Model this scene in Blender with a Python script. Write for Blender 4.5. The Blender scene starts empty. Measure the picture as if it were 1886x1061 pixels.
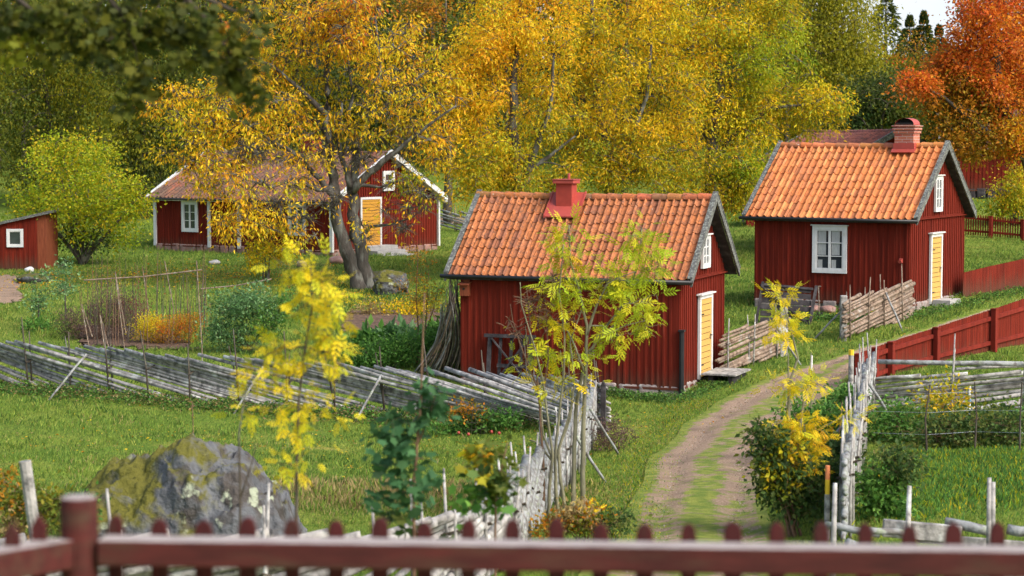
import bpy, math, random
import numpy as np
from mathutils import Vector, Matrix
random.seed(7)
RNG = np.random.default_rng(11)
SC = bpy.context.scene
COL = SC.collection
# ------------------------------------------------------------------ camera, sky, sun, exposure
F, HOR, CX, CY, CZ = 3800.0, 261.0, 943.0, 530.5, 6.0
PITCH = math.atan((CY - HOR) / F)
cam = bpy.data.cameras.new('camera')
co = bpy.data.objects.new('camera', cam); COL.objects.link(co)
co.location = (0, 0, CZ); co.rotation_euler = (math.radians(90) - PITCH, 0, 0)
cam.sensor_width = 36.0; cam.lens = 36.0 * F / 1886.0
cam.clip_start = 0.1; cam.clip_end = 2000
cam.dof.use_dof = True; cam.dof.focus_distance = 46.0; cam.dof.aperture_fstop = 2.9
SC.camera = co
SUN = Vector((0.80, -0.62, 0.95)).normalized()
w = bpy.data.worlds.new('World'); SC.world = w; w.use_nodes = True
nt = w.node_tree; bg = nt.nodes['Background']
sky = nt.nodes.new('ShaderNodeTexSky'); sky.sky_type = 'NISHITA'; sky.sun_disc = False
sky.sun_elevation = math.asin(SUN.z); sky.sun_rotation = math.atan2(SUN.x, SUN.y)
sky.air_density = 1.0; sky.dust_density = 4.0; sky.ozone_density = 1.0
nt.links.new(sky.outputs[0], bg.inputs[0]); bg.inputs[1].default_value = 0.15
sl = bpy.data.lights.new('sun', 'SUN'); sl.energy = 1.8; sl.angle = math.radians(34); sl.color = (1.0, 0.98, 0.94)
so = bpy.data.objects.new('sun', sl); COL.objects.link(so)
so.rotation_euler = SUN.to_track_quat('Z', 'Y').to_euler(); so.location = (30, -30, 60)
SC.view_settings.view_transform = 'Standard'; SC.view_settings.look = 'None'
SC.view_settings.exposure = 0.86; SC.view_settings.gamma = 1.0
SC.cycles.max_bounces = 6; SC.cycles.transparent_max_bounces = 6
# ------------------------------------------------------------------ pixels of the photograph -> places in the world
def at(px, py, D):
    c, s = math.cos(PITCH), math.sin(PITCH)
    x, u, d = px - CX, CY - py, F
    yy = d * c + u * s; zz = u * c - d * s
    k = D / yy
    return Vector((x * k, D, zz * k + CZ))
def smooth_prof(y):
    Y = [-40, 0, 5, 8, 12, 16, 20, 26, 32, 38, 44, 52, 60, 70, 80, 90, 100, 115, 135, 160, 200, 300]
    Z = [-1.6, -1.9, -2.3, -2.7, -3.4, -4.0, -4.3, -4.95, -5.4, -5.65, -5.5, -5.15, -4.98, -4.85, -4.5, -4.1, -3.4, -2.0, 0, 2.6, 6, 12]
    r = 0
    for k in (-2.4, -1.6, -.8, 0, .8, 1.6, 2.4): r = r + np.interp(np.asarray(y, float) + k, Y, Z)
    return r / 7
CP = [(1253, 729, 44.5), (1327, 696, 48), (848, 703, 46.3), (1092, 719, 45.2), (1200, 640, 50),
      (1677, 574, 54.7), (1771, 553, 57.1), (1394, 563, 56.9), (1512, 569, 55.8), (1560, 625, 49.3), (1549, 672, 46.5),
      (612, 472, 80.7), (806, 461, 86), (286, 461, 86.3), (690, 530, 69), (100, 500, 74), (0, 700, 47.6), (680, 766, 43), (1100, 806, 39.5),
      (1880, 620, 51.8), (1720, 660, 48.5), (1620, 765, 39), (1886, 765, 39), (1750, 900, 28.2), (1280, 980, 25), (1300, 850, 33.5), (900, 900, 31),
      (1886, 437, 85), (1780, 437, 85), (1800, 495, 68), (1830, 354, 96), (1700, 354, 98), (1380, 440, 88), (1380, 600, 53), (150, 850, 34), (0, 560, 62), (400, 560, 62), (750, 600, 58)]
_P = np.array([tuple(at(*c)) for c in CP]); _P[:, 2] -= CZ
_S = 6.0
_K = np.exp(-((_P[:, None, :2] - _P[None, :, :2]) ** 2).sum(-1) / (2 * _S * _S))
_W = np.linalg.solve(_K + 0.04 * np.eye(len(_P)), _P[:, 2] - smooth_prof(_P[:, 1]))
def GZ(x, y):
    x = np.asarray(x, float); y = np.asarray(y, float)
    z = smooth_prof(y)
    for (a, b, _), wt in zip(_P, _W): z = z + wt * np.exp(-((x - a) ** 2 + (y - b) ** 2) / (2 * _S * _S))
    return z + CZ + 0.03 * np.sin(x * 1.7 + y * .9) * np.sin(y * 1.3 - x * .6)
_dcache = {}
def gp(px, py, dz=0.0):
    """the point of the ground that the photograph shows at this pixel"""
    k = (px, py)
    if k not in _dcache:
        D = np.arange(7, 150, .1)
        c, s = math.cos(PITCH), math.sin(PITCH)
        yy = F * c + (CY - py) * s; zz = (CY - py) * c - F * s
        X = (px - CX) / yy * D; Z = zz / yy * D + CZ
        hit = np.nonzero(Z <= GZ(X, D))[0]
        _dcache[k] = float(D[hit[0]]) if len(hit) else 150.0
    p = at(px, py, _dcache[k]); p.z = float(GZ(p.x, p.y)) + dz
    return p
def gnd(x, y, dz=0.0): return Vector((x, y, float(GZ(x, y)) + dz))
# ------------------------------------------------------------------ materials
def M_(name, base, rough=.75, var=.25, scale=6, stretch=(1, 1, 1), bump=0.0, bscale=30, second=None, smix=(.55, .7), sscale=3, attr=False, spec=.3, translucent=0, third=None, tmix=(.62, .66), tscale=20, metal=0, top=None, low=None):
    m = bpy.data.materials.new(name); m.use_nodes = True; n = m.node_tree.nodes; L = m.node_tree.links
    b = n['Principled BSDF']; b.inputs['Roughness'].default_value = rough
    b.inputs['Specular IOR Level'].default_value = spec; b.inputs['Metallic'].default_value = metal
    tc = n.new('ShaderNodeTexCoord'); mp = n.new('ShaderNodeMapping'); L.new(tc.outputs['Object'], mp.inputs[0]); mp.inputs['Scale'].default_value = stretch
    def noise(sc, det=5, src=mp):
        t = n.new('ShaderNodeTexNoise'); t.inputs['Scale'].default_value = sc; t.inputs['Detail'].default_value = det; L.new(src.outputs[0], t.inputs['Vector']); return t
    def mix(f, a, c, mode='MIX'):
        x = n.new('ShaderNodeMix'); x.data_type = 'RGBA'; x.blend_type = mode
        for sck, v in ((0, f), (6, a), (7, c)):
            if isinstance(v, (int, float)): x.inputs[sck].default_value = v
            elif isinstance(v, tuple): x.inputs[sck].default_value = (*v, 1)
            else: L.new(v, x.inputs[sck])
        return x.outputs[2]
    def ramp(src, lo, hi):
        r = n.new('ShaderNodeMapRange'); r.inputs[1].default_value = lo; r.inputs[2].default_value = hi; L.new(src, r.inputs[0]); return r.outputs[0]
    if attr:
        a = n.new('ShaderNodeAttribute'); a.attribute_name = 'Col'; colr = a.outputs['Color']
    else: colr = base
    nz = noise(scale)
    f = ramp(nz.outputs['Fac'], .28, .72)
    k = n.new('ShaderNodeMapRange'); L.new(f, k.inputs[0]); k.inputs[3].default_value = 1 - var; k.inputs[4].default_value = 1 + var
    v = n.new('ShaderNodeVectorMath'); v.operation = 'SCALE'
    if attr: L.new(colr, v.inputs[0])
    else: v.inputs[0].default_value = base
    L.new(k.outputs[0], v.inputs[3]); c = v.outputs[0]
    if second:
        s2 = noise(sscale, 8); c = mix(ramp(s2.outputs['Fac'], *smix), c, second)
    if third:
        s3 = noise(tscale, 8); c = mix(ramp(s3.outputs['Fac'], *tmix), c, third)
    if low:   # splash dirt on the lowest boards
        gx = n.new('ShaderNodeSeparateXYZ'); L.new(tc.outputs['Object'], gx.inputs[0]); ad = n.new('ShaderNodeMath'); ad.operation = 'MULTIPLY_ADD'; L.new(noise(1.6, 7).outputs['Fac'], ad.inputs[0]); ad.inputs[1].default_value = .9; L.new(gx.outputs[2], ad.inputs[2]); c = mix(ramp(ad.outputs[0], 1.0, .45), c, low)
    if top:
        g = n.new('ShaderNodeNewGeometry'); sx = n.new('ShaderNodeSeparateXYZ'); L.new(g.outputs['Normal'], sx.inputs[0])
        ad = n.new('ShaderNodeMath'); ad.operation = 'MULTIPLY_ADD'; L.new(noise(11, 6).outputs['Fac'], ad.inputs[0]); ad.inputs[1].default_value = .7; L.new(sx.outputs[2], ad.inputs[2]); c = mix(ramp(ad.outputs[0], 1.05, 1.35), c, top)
    L.new(c, b.inputs['Base Color'])
    if bump:
        bn = noise(bscale, 8); bb = n.new('ShaderNodeBump'); bb.inputs['Strength'].default_value = 1.0; bb.inputs['Distance'].default_value = bump
        L.new(bn.outputs['Fac'], bb.inputs['Height']); L.new(bb.outputs[0], b.inputs['Normal'])
    if translucent:
        tr = n.new('ShaderNodeBsdfTranslucent'); L.new(c, tr.inputs[0]); ms = n.new('ShaderNodeMixShader'); ms.inputs[0].default_value = translucent
        L.new(b.outputs[0], ms.inputs[1]); L.new(tr.outputs[0], ms.inputs[2]); L.new(ms.outputs[0], n['Material Output'].inputs[0])
    return m
MT = dict(
    leaf=M_('leaf', None, .6, .12, 9, attr=True, translucent=.45, spec=.25),
    blade=M_('grass_blade', None, .7, .15, 3, attr=True, translucent=.3, spec=.15),
    bark=M_('bark', (.075, .06, .045), .9, .4, 9, (1, 1, .35), .03, 18, second=(.16, .16, .13), sscale=5),
    barkdark=M_('dark_bark', (.075, .065, .055), .9, .4, 9, (1, 1, .35), .03, 18, second=(.20, .21, .18), smix=(.5, .72), sscale=5),
    ashbark=M_('ash_bark', (.19, .18, .11), .8, .3, 14, (1, 1, .4), .006, 40, second=(.1, .1, .07), sscale=9),
    twig=M_('twig', (.17, .10, .06), .85, .3, 14, bump=.003, bscale=60),
    red=M_('falu_red', (.155, .018, .009), .9, .36, 1.1, (7, 7, .35), .005, 30, second=(.095, .013, .008), smix=(.46, .72), sscale=3, spec=.12, third=(.26, .06, .035), tmix=(.66, .8), tscale=2.2, low=(.10, .045, .028)),
    redfence=M_('red_fence_paint', (.175, .019, .010), .85, .34, 1.3, (6, 6, .5), .004, 40, second=(.15, .014, .01), smix=(.5, .8), sscale=3, spec=.2),
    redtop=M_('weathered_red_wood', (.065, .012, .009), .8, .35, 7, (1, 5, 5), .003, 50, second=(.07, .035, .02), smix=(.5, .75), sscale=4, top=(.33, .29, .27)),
    reddark=M_('dark_red_picket', (.055, .008, .007), .8, .3, 7, (5, 5, 1), .003, 50, second=(.05, .015, .01), sscale=5),
    redshed=M_('faded_brown_red', (.20, .05, .02), .85, .3, 5, (6, 6, .6), .004, 40),
    white=M_('white_paint', (.62, .62, .61), .6, .08, 8, bump=.002, bscale=40, second=(.5, .48, .42), smix=(.6, .85), sscale=7),
    ochre=M_('ochre_paint', (.56, .34, .09), .65, .12, 5, (3, 3, 8), .003, 40, second=(.45, .26, .06), smix=(.6, .85), sscale=5),
    ochredeep=M_('deep_ochre_paint', (.55, .27, .035), .65, .12, 5, (3, 3, 8), .003, 40),
    greywood=M_('weathered_pole', (.31, .295, .275), .88, .45, 7, (1, 1, 1), .012, 30, second=(.12, .115, .11), smix=(.5, .66), sscale=9, third=(.55, .56, .52), tmix=(.56, .7), tscale=5),
    whitepole=M_('lichen_pole', (.29, .30, .295), .9, .3, 8, (1, 1, 1), .012, 30, second=(.15, .14, .13), smix=(.46, .6), sscale=9, third=(.24, .27, .20), tmix=(.55, .66), tscale=8),
    tanpole=M_('fresh_pole', (.25, .185, .135), .85, .38, 8, (1, 1, 1), .008, 30, second=(.12, .075, .05), smix=(.48, .68), sscale=9, third=(.36, .33, .29), tmix=(.58, .7), tscale=5),
    darkwood=M_('dark_tarred_wood', (.035, .030, .032), .85, .4, 7, (1, 1, 1), .008, 30, second=(.085, .078, .08), smix=(.5, .75), sscale=6),
    black=M_('black_metal', (.02, .02, .022), .4, .2, 6),
    barge=M_('tarred_board', (.09, .09, .085), .85, .4, 7, (1, 1, 1), .01, 25, second=(.26, .28, .24), smix=(.48, .68), sscale=19),
    bargewhite=M_('white_barge', (.68, .68, .66), .7, .12, 8, second=(.35, .35, .3), smix=(.58, .7), sscale=6),
    tile=M_('clay_tile', None, .7, .22, 9, attr=True, bump=.006, bscale=50, second=(.13, .06, .035), smix=(.50, .72), sscale=15, third=(.42, .39, .33), tmix=(.67, .73), tscale=24, spec=.3),
    tilebright=M_('bright_clay_tile', None, .65, .18, 9, attr=True, bump=.005, bscale=50, second=(.27, .10, .06), smix=(.6, .8), sscale=14, third=(.6, .55, .5), tmix=(.715, .745), tscale=17, spec=.35),
    tileold=M_('old_clay_tile', None, .8, .2, 9, attr=True, bump=.006, bscale=50, second=(.11, .06, .05), smix=(.5, .7), sscale=8),
    stone=M_('field_stone', (.27, .22, .20), .9, .35, 5, bump=.02, bscale=14, second=(.34, .33, .31), sscale=6),
    redstone=M_('reddish_stone', (.30, .17, .14), .9, .35, 4, bump=.03, bscale=12, second=(.26, .25, .23), sscale=5),
    concrete=M_('step_stone', (.36, .35, .34), .9, .2, 6, bump=.006, bscale=30),
    redsheet=M_('red_sheet_metal', (.36, .06, .045), .45, .1, 5, spec=.4),
    redplaster=M_('red_plaster', (.33, .045, .03), .75, .15, 6, bump=.004, bscale=40),
    galv=M_('galvanised', (.6, .63, .68), .35, .1, 5, metal=.7),
    glass=M_('window_glass', (.035, .045, .05), .08, .3, 3, spec=.8),
    curtain=M_('curtain_cloth', (.36, .37, .36), .9, .25, 6, (9, 9, 1)),
    dark=M_('dark_inside', (.02, .018, .016), .9, .2, 5),
    yellow=M_('yellow_plastic', (.75, .5, .03), .5, .05, 5), orange=M_('orange_paint', (.75, .25, .10), .6, .1, 5),
    soil=M_('soil', (.10, .06, .04), .95, .4, 6, bump=.05, bscale=9, second=(.19, .13, .09), sscale=12),
    sign=M_('sign_white', (.75, .76, .76), .5, .04, 5), signblue=M_('sign_blue', (.12, .25, .42), .5, .05, 5),
)
def M_ground():
    m = bpy.data.materials.new('meadow'); m.use_nodes = True; n = m.node_tree.nodes; L = m.node_tree.links; b = n['Principled BSDF']
    b.inputs['Roughness'].default_value = .95; b.inputs['Specular IOR Level'].default_value = .1
    tc = n.new('ShaderNodeTexCoord')
    def nz(s, d=8):
        t = n.new('ShaderNodeTexNoise'); t.inputs['Scale'].default_value = s; t.inputs['Detail'].default_value = d; L.new(tc.outputs['Object'], t.inputs['Vector']); return t.outputs['Fac']
    def rr(s, lo, hi):
        r = n.new('ShaderNodeMapRange'); r.inputs[1].default_value = lo; r.inputs[2].default_value = hi; L.new(s, r.inputs[0]); return r.outputs[0]
    def mx(f, a, c):
        x = n.new('ShaderNodeMix'); x.data_type = 'RGBA'; L.new(f, x.inputs[0])
        for k, v in ((6, a), (7, c)):
            if isinstance(v, tuple): x.inputs[k].default_value = (*v, 1)
            else: L.new(v, x.inputs[k])
        return x.outputs[2]
    c = mx(rr(nz(.35), .4, .62), (.13, .20, .025), (.22, .26, .04))
    c = mx(rr(nz(2.6), .5, .72), c, (.10, .17, .02))
    c = mx(rr(nz(1.1), .60, .75), c, (.32, .27, .06))
    c = mx(rr(nz(22), .45, .75), c, (.08, .11, .02))
    L.new(c, b.inputs['Base Color'])
    bb = n.new('ShaderNodeBump'); bb.inputs['Distance'].default_value = .12; L.new(nz(9), bb.inputs['Height']); L.new(bb.outputs[0], b.inputs['Normal'])
    return m
def M_road():
    m = bpy.data.materials.new('track_gravel'); m.use_nodes = True; n = m.node_tree.nodes; L = m.node_tree.links; b = n['Principled BSDF']
    b.inputs['Roughness'].default_value = .95; b.inputs['Specular IOR Level'].default_value = .1
    tc = n.new('ShaderNodeTexCoord')
    def nz(s, d=8):
        t = n.new('ShaderNodeTexNoise'); t.inputs['Scale'].default_value = s; t.inputs['Detail'].default_value = d; L.new(tc.outputs['Object'], t.inputs['Vector']); return t.outputs['Fac']
    def rr(s, lo, hi):
        r = n.new('ShaderNodeMapRange'); r.inputs[1].default_value = lo; r.inputs[2].default_value = hi; L.new(s, r.inputs[0]); return r.outputs[0]
    def mx(f, a, c):
        x = n.new('ShaderNodeMix'); x.data_type = 'RGBA'; L.new(f, x.inputs[0])
        for k, v in ((6, a), (7, c)):
            if isinstance(v, tuple): x.inputs[k].default_value = (*v, 1)
            else: L.new(v, x.inputs[k])
        return x.outputs[2]
    a = n.new('ShaderNodeAttribute'); a.attribute_name = 'Col'; sp = n.new('ShaderNodeSeparateColor'); L.new(a.outputs['Color'], sp.inputs[0])
    grav = mx(rr(nz(30), .35, .65), (.21, .14, .09), (.34, .245, .175)); grav = mx(rr(nz(1.3), .5, .7), grav, (.17, .12, .085)); grav = mx(rr(nz(90), .62, .7), grav, (.5, .42, .36))
    moss = mx(rr(nz(5), .4, .65), (.12, .17, .03), (.23, .25, .05))
    ad = n.new('ShaderNodeMath'); ad.operation = 'MULTIPLY_ADD'; L.new(nz(4.2, 10), ad.inputs[0]); ad.inputs[1].default_value = 1.7; L.new(sp.outputs[0], ad.inputs[2])
    c = mx(rr(ad.outputs[0], 1.18, 1.42), grav, moss)
    L.new(c, b.inputs['Base Color'])
    bb = n.new('ShaderNodeBump'); bb.inputs['Distance'].default_value = .03; L.new(nz(25), bb.inputs['Height']); L.new(bb.outputs[0], b.inputs['Normal'])
    return m
def M_rock():
    m = M_('boulder_rock', (.115, .12, .125), .9, .35, 3, bump=.08, bscale=9, second=(.06, .052, .045), smix=(.45, .58), sscale=3.4, third=(.31, .34, .24), tmix=(.60, .65), tscale=3.6)
    n = m.node_tree.nodes; L = m.node_tree.links; b = n['Principled BSDF']; src = b.inputs['Base Color'].links[0].from_socket
    g = n.new('ShaderNodeNewGeometry'); sx = n.new('ShaderNodeSeparateXYZ'); L.new(g.outputs['Normal'], sx.inputs[0])
    tc = n.new('ShaderNodeTexCoord'); t = n.new('ShaderNodeTexNoise'); t.inputs['Scale'].default_value = 3.0; t.inputs['Detail'].default_value = 8; L.new(tc.outputs['Object'], t.inputs['Vector'])
    sx2 = n.new('ShaderNodeSeparateXYZ'); L.new(tc.outputs['Object'], sx2.inputs[0])
    k = n.new('ShaderNodeMath'); k.operation = 'MULTIPLY_ADD'; L.new(sx2.outputs[0], k.inputs[0]); k.inputs[1].default_value = -.16; L.new(t.outputs['Fac'], k.inputs[2])
    a = n.new('ShaderNodeMath'); a.operation = 'MULTIPLY_ADD'; L.new(sx.outputs[2], a.inputs[0]); a.inputs[1].default_value = .28; L.new(k.outputs[0], a.inputs[2])
    r = n.new('ShaderNodeMapRange'); r.inputs[1].default_value = .60; r.inputs[2].default_value = .76; L.new(a.outputs[0], r.inputs[0])
    x = n.new('ShaderNodeMix'); x.data_type = 'RGBA'; L.new(r.outputs[0], x.inputs[0]); L.new(src, x.inputs[6]); x.inputs[7].default_value = (.10, .095, .014, 1)
    L.new(x.outputs[2], b.inputs['Base Color']); return m
def M_brick():
    m = bpy.data.materials.new('old_brick'); m.use_nodes = True; n = m.node_tree.nodes; L = m.node_tree.links; b = n['Principled BSDF']; b.inputs['Roughness'].default_value = .85
    tc = n.new('ShaderNodeTexCoord'); g = n.new('ShaderNodeSeparateXYZ'); L.new(tc.outputs['Object'], g.inputs[0])
    ad = n.new('ShaderNodeMath'); L.new(g.outputs[0], ad.inputs[0]); L.new(g.outputs[1], ad.inputs[1]); cb = n.new('ShaderNodeCombineXYZ'); L.new(ad.outputs[0], cb.inputs[0]); L.new(g.outputs[2], cb.inputs[1])
    t = n.new('ShaderNodeTexBrick'); L.new(cb.outputs[0], t.inputs['Vector']); t.inputs['Scale'].default_value = 1
    t.inputs['Brick Width'].default_value = .25; t.inputs['Row Height'].default_value = .075; t.inputs['Mortar Size'].default_value = .007
    t.inputs['Color1'].default_value = (.33, .075, .05, 1); t.inputs['Color2'].default_value = (.42, .15, .08, 1); t.inputs['Mortar'].default_value = (.42, .30, .27, 1)
    L.new(t.outputs[0], b.inputs['Base Color']); return m
MT['ground'] = M_ground(); MT['road'] = M_road(); MT['rock'] = M_rock(); MT['brick'] = M_brick()
# ------------------------------------------------------------------ object helpers
def link(o, parent=None):
    COL.objects.link(o)
    if parent is not None: o.parent = parent
    return o
def tag(o, label=None, cat=None, group=None, kind=None):
    if label: o['label'] = label
    if cat: o['category'] = cat
    if group: o['group'] = group
    if kind: o['kind'] = kind
    return o
def thing(name, label, cat, loc=(0, 0, 0), rz=0, group=None):
    o = bpy.data.objects.new(name, None); COL.objects.link(o); o.location = loc; o.rotation_euler = (0, 0, rz); o.empty_display_size = .2
    return tag(o, label, cat, group)
def mesh_np(name, V, idx, sizes, mat, parent=None, col=None, smooth=False, off=None):
    """V (n,3) world coords, idx flat loop vertex indices, sizes per polygon; off: subtract (thing at a place)"""
    me = bpy.data.meshes.new(name)
    V = np.asarray(V, np.float32)
    if off is not None: V = V - np.array(tuple(off), np.float32)
    me.vertices.add(len(V)); me.vertices.foreach_set('co', V.ravel())
    idx = np.asarray(idx, np.int32).ravel(); sizes = np.asarray(sizes, np.int32)
    me.loops.add(len(idx)); me.loops.foreach_set('vertex_index', idx)
    me.polygons.add(len(sizes)); st = np.concatenate(([0], np.cumsum(sizes)[:-1])).astype(np.int32)
    me.polygons.foreach_set('loop_start', st)
    try: me.polygons.foreach_set('loop_total', sizes)
    except Exception: pass
    me.polygons.foreach_set('use_smooth', np.full(len(sizes), bool(smooth)))
    me.update(calc_edges=True); me.validate()
    if col is not None:
        a = me.attributes.new('Col', 'FLOAT_COLOR', 'FACE')
        c = np.ones((len(sizes), 4), np.float32); c[:, :3] = np.asarray(col, np.float32)
        if len(me.polygons) == len(sizes): a.data.foreach_set('color', c.ravel())
    me.materials.append(MT[mat] if isinstance(mat, str) else mat)
    o = bpy.data.objects.new(name, me); return link(o, parent)
class MB:
    """collects shapes in the local space of a thing and links them as one mesh"""
    def __init__(s): s.v = []; s.f = []; s.c = []
    def add(s, vs, fs, col=None):
        k = len(s.v); s.v += [tuple(v) for v in vs]; s.f += [tuple(i + k for i in f) for f in fs]; s.c += [col or (1, 1, 1)] * len(fs); return s
    def box(s, c, d, rot=None, col=None, bev=0.0):
        hx, hy, hz = d[0] / 2, d[1] / 2, d[2] / 2
        vs = [Vector((x * hx, y * hy, z * hz)) for x in (-1, 1) for y in (-1, 1) for z in (-1, 1)]
        if rot is not None: vs = [rot @ v for v in vs]
        c = Vector(c)
        return s.add([v + c for v in vs], [(0, 1, 3, 2), (4, 6, 7, 5), (0, 4, 5, 1), (2, 3, 7, 6), (0, 2, 6, 4), (1, 5, 7, 3)], col)
    def bar(s, a, b, w, h, up=(0, 0, 1), col=None):
        a, b = Vector(a), Vector(b); y = (b - a); L = y.length; y.normalize(); x = y.cross(Vector(up))
        if x.length < 1e-4: x = Vector((1, 0, 0))
        x.normalize(); z = x.cross(y)
        R = Matrix((x, y, z)).transposed()
        return s.box((a + b) / 2, (w, L, h), R, col)
    def tube(s, pts, rad, n=7, col=None, cap=True):
        pts = [Vector(p) for p in pts]; N = len(pts)
        if not hasattr(rad, '__len__'): rad = [rad] * N
        vs = []
        ref = None
        for i, p in enumerate(pts):
            d = (pts[min(i + 1, N - 1)] - pts[max(i - 1, 0)]).normalized()
            if ref is None: ref = Vector((0, 0, 1)) if abs(d.z) < .9 else Vector((1, 0, 0))
            x = d.cross(ref); x = x.normalized() if x.length > 1e-4 else Vector((1, 0, 0)); y = d.cross(x).normalized(); ref = y.cross(d) if False else ref
            for k in range(n):
                a = 2 * math.pi * k / n; vs.append(p + (x * math.cos(a) + y * math.sin(a)) * rad[i])
        fs = [(i * n + k, i * n + (k + 1) % n, (i + 1) * n + (k + 1) % n, (i + 1) * n + k) for i in range(N - 1) for k in range(n)]
        if cap: fs += [tuple(range(n))[::-1], tuple((N - 1) * n + k for k in range(n))]
        return s.add(vs, fs, col)
    def prism(s, poly, a, b):
        """poly: list of 3d points; extruded by vector b-a"""
        d = Vector(b) - Vector(a); n = len(poly)
        vs = [Vector(p) for p in poly] + [Vector(p) + d for p in poly]
        return s.add(vs, [tuple(range(n))[::-1], tuple(range(n, 2 * n))] + [(i, (i + 1) % n, n + (i + 1) % n, n + i) for i in range(n)])
    def build(s, name, mat, parent=None, smooth=False, bevel=0, label=None):
        o = mesh_np(name, np.array(s.v, np.float32), [i for f in s.f for i in f], [len(f) for f in s.f], mat, parent, s.c, smooth)
        if bevel:
            md = o.modifiers.new('bevel', 'BEVEL'); md.width = bevel; md.segments = 2; md.limit_method = 'ANGLE'
        if label: o['label'] = label
        return o
def struct(o): o['kind'] = 'structure'; return o
def rnd(a, b): return random.uniform(a, b)
# ------------------------------------------------------------------ ground, track, paths
def grid_sheet(name, X, Y, Z, mat, col=None, kind='structure', smooth=True):
    ny, nx = X.shape; V = np.stack([X, Y, Z], -1).reshape(-1, 3)
    i = np.arange(ny * nx).reshape(ny, nx)
    q = np.stack([i[:-1, :-1], i[:-1, 1:], i[1:, 1:], i[1:, :-1]], -1).reshape(-1, 4)
    o = mesh_np(name, V, q.ravel(), np.full(len(q), 4), mat, None, col, smooth); o['kind'] = kind; return o
xs = np.concatenate([np.linspace(-160, -34, 30), np.arange(-33.5, 33.6, .45), np.linspace(34.5, 160, 30)])
ys = np.concatenate([np.linspace(-30, 3, 12), np.arange(4, 100, .45), np.arange(100, 300, 4)])
gX, gY = np.meshgrid(xs, ys)
grid_sheet('ground', gX, gY, GZ(gX, gY), 'ground')
RD = [(1100, 1420, 1061), (1160, 1408, 985), (1188, 1402, 900), (1215, 1404, 842), (1271, 1445, 787), (1323, 1500, 749), (1380, 1540, 720), (1435, 1562, 697), (1502, 1590, 676), (1560, 1650, 655), (1640, 1720, 632), (1760, 1830, 592), (1900, 1960, 552)]
RL = [gp(a, y) for a, b, y in RD]; RR = [gp(b, y) for a, b, y in RD]
RL = [RL[0] + (RL[0] - RL[1]) * 2.5] + RL; RR = [RR[0] + (RR[0] - RR[1]) * 2.5] + RR
def resamp(P, n):
    P = np.array([tuple(p) for p in P])[:, :2]; t = np.linspace(0, len(P) - 1, n); i = np.arange(len(P))
    a = np.stack([np.interp(t, i, P[:, 0]), np.interp(t, i, P[:, 1])], -1)
    for _ in range(12): a[1:-1] = (a[:-2] + 2 * a[1:-1] + a[2:]) / 4
    return a
rl, rr_ = resamp(RL, 260), resamp(RR, 260)
u = np.linspace(-.06, 1.06, 41)
wob = .03 * np.sin(np.linspace(0, 60, 260))[:, None]
rX = rl[:, 0][:, None] * (1 - u - wob) + rr_[:, 0][:, None] * (u + wob); rY = rl[:, 1][:, None] * (1 - u) + rr_[:, 1][:, None] * u
uc = (u[:-1] + u[1:]) / 2
prof = np.interp(uc, [-.06, 0, .1, .34, .45, .6, .70, .95, 1.06], [1, .75, .16, .16, .56, .60, .18, .16, 1])
yc = (rY[:-1, 0]); near = np.clip((34 - yc) / 8, 0, 1)
cc = prof[None, :] + near[:, None] * .20 * (1 + .6 * np.sin(uc[None, :] * 9))
rcol = np.repeat(cc.reshape(-1)[:, None], 3, 1)
rut = -.035 * (np.exp(-((u - .22) / .10) ** 2) + np.exp(-((u - .82) / .10) ** 2))[None, :]
grid_sheet('dirt_road', rX, rY, GZ(rX, rY) + .055 + rut, 'road', rcol)
road_poly_l, road_poly_r = rl, rr_
def patch(name, poly_px, mat, dz=.025, kind='structure', n=24):
    """a sheet on the ground inside a rough four-cornered outline"""
    c = [gp(*p) for p in poly_px]; U, W_ = np.meshgrid(np.linspace(0, 1, n), np.linspace(0, 1, n))
    P = [np.array([p.x, p.y]) for p in c]
    A = (P[0][None, None] * ((1 - U) * (1 - W_))[..., None] + P[1][None, None] * (U * (1 - W_))[..., None] + P[2][None, None] * (U * W_)[..., None] + P[3][None, None] * ((1 - U) * W_)[..., None])
    r = np.maximum(abs(U - .5), abs(W_ - .5)) * 2
    A[..., 0] += (r > .9) * RNG.uniform(-.12, .12, U.shape); A[..., 1] += (r > .9) * RNG.uniform(-.4, .4, U.shape)
    return grid_sheet(name, A[..., 0], A[..., 1], GZ(A[..., 0], A[..., 1]) + dz, mat, np.zeros(((n - 1) ** 2, 3)), kind)
patch('garden_path', [(-60, 562), (42, 556), (30, 508), (-60, 510)], 'road')
patch('far_path', [(805, 414), (900, 412), (900, 402), (805, 403)], 'road', .05)
patch('vegetable_bed', [(625, 612), (840, 608), (800, 570), (640, 574)], 'soil')
patch('flower_bed', [(150, 640), (370, 645), (300, 600), (140, 600)], 'soil')
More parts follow.
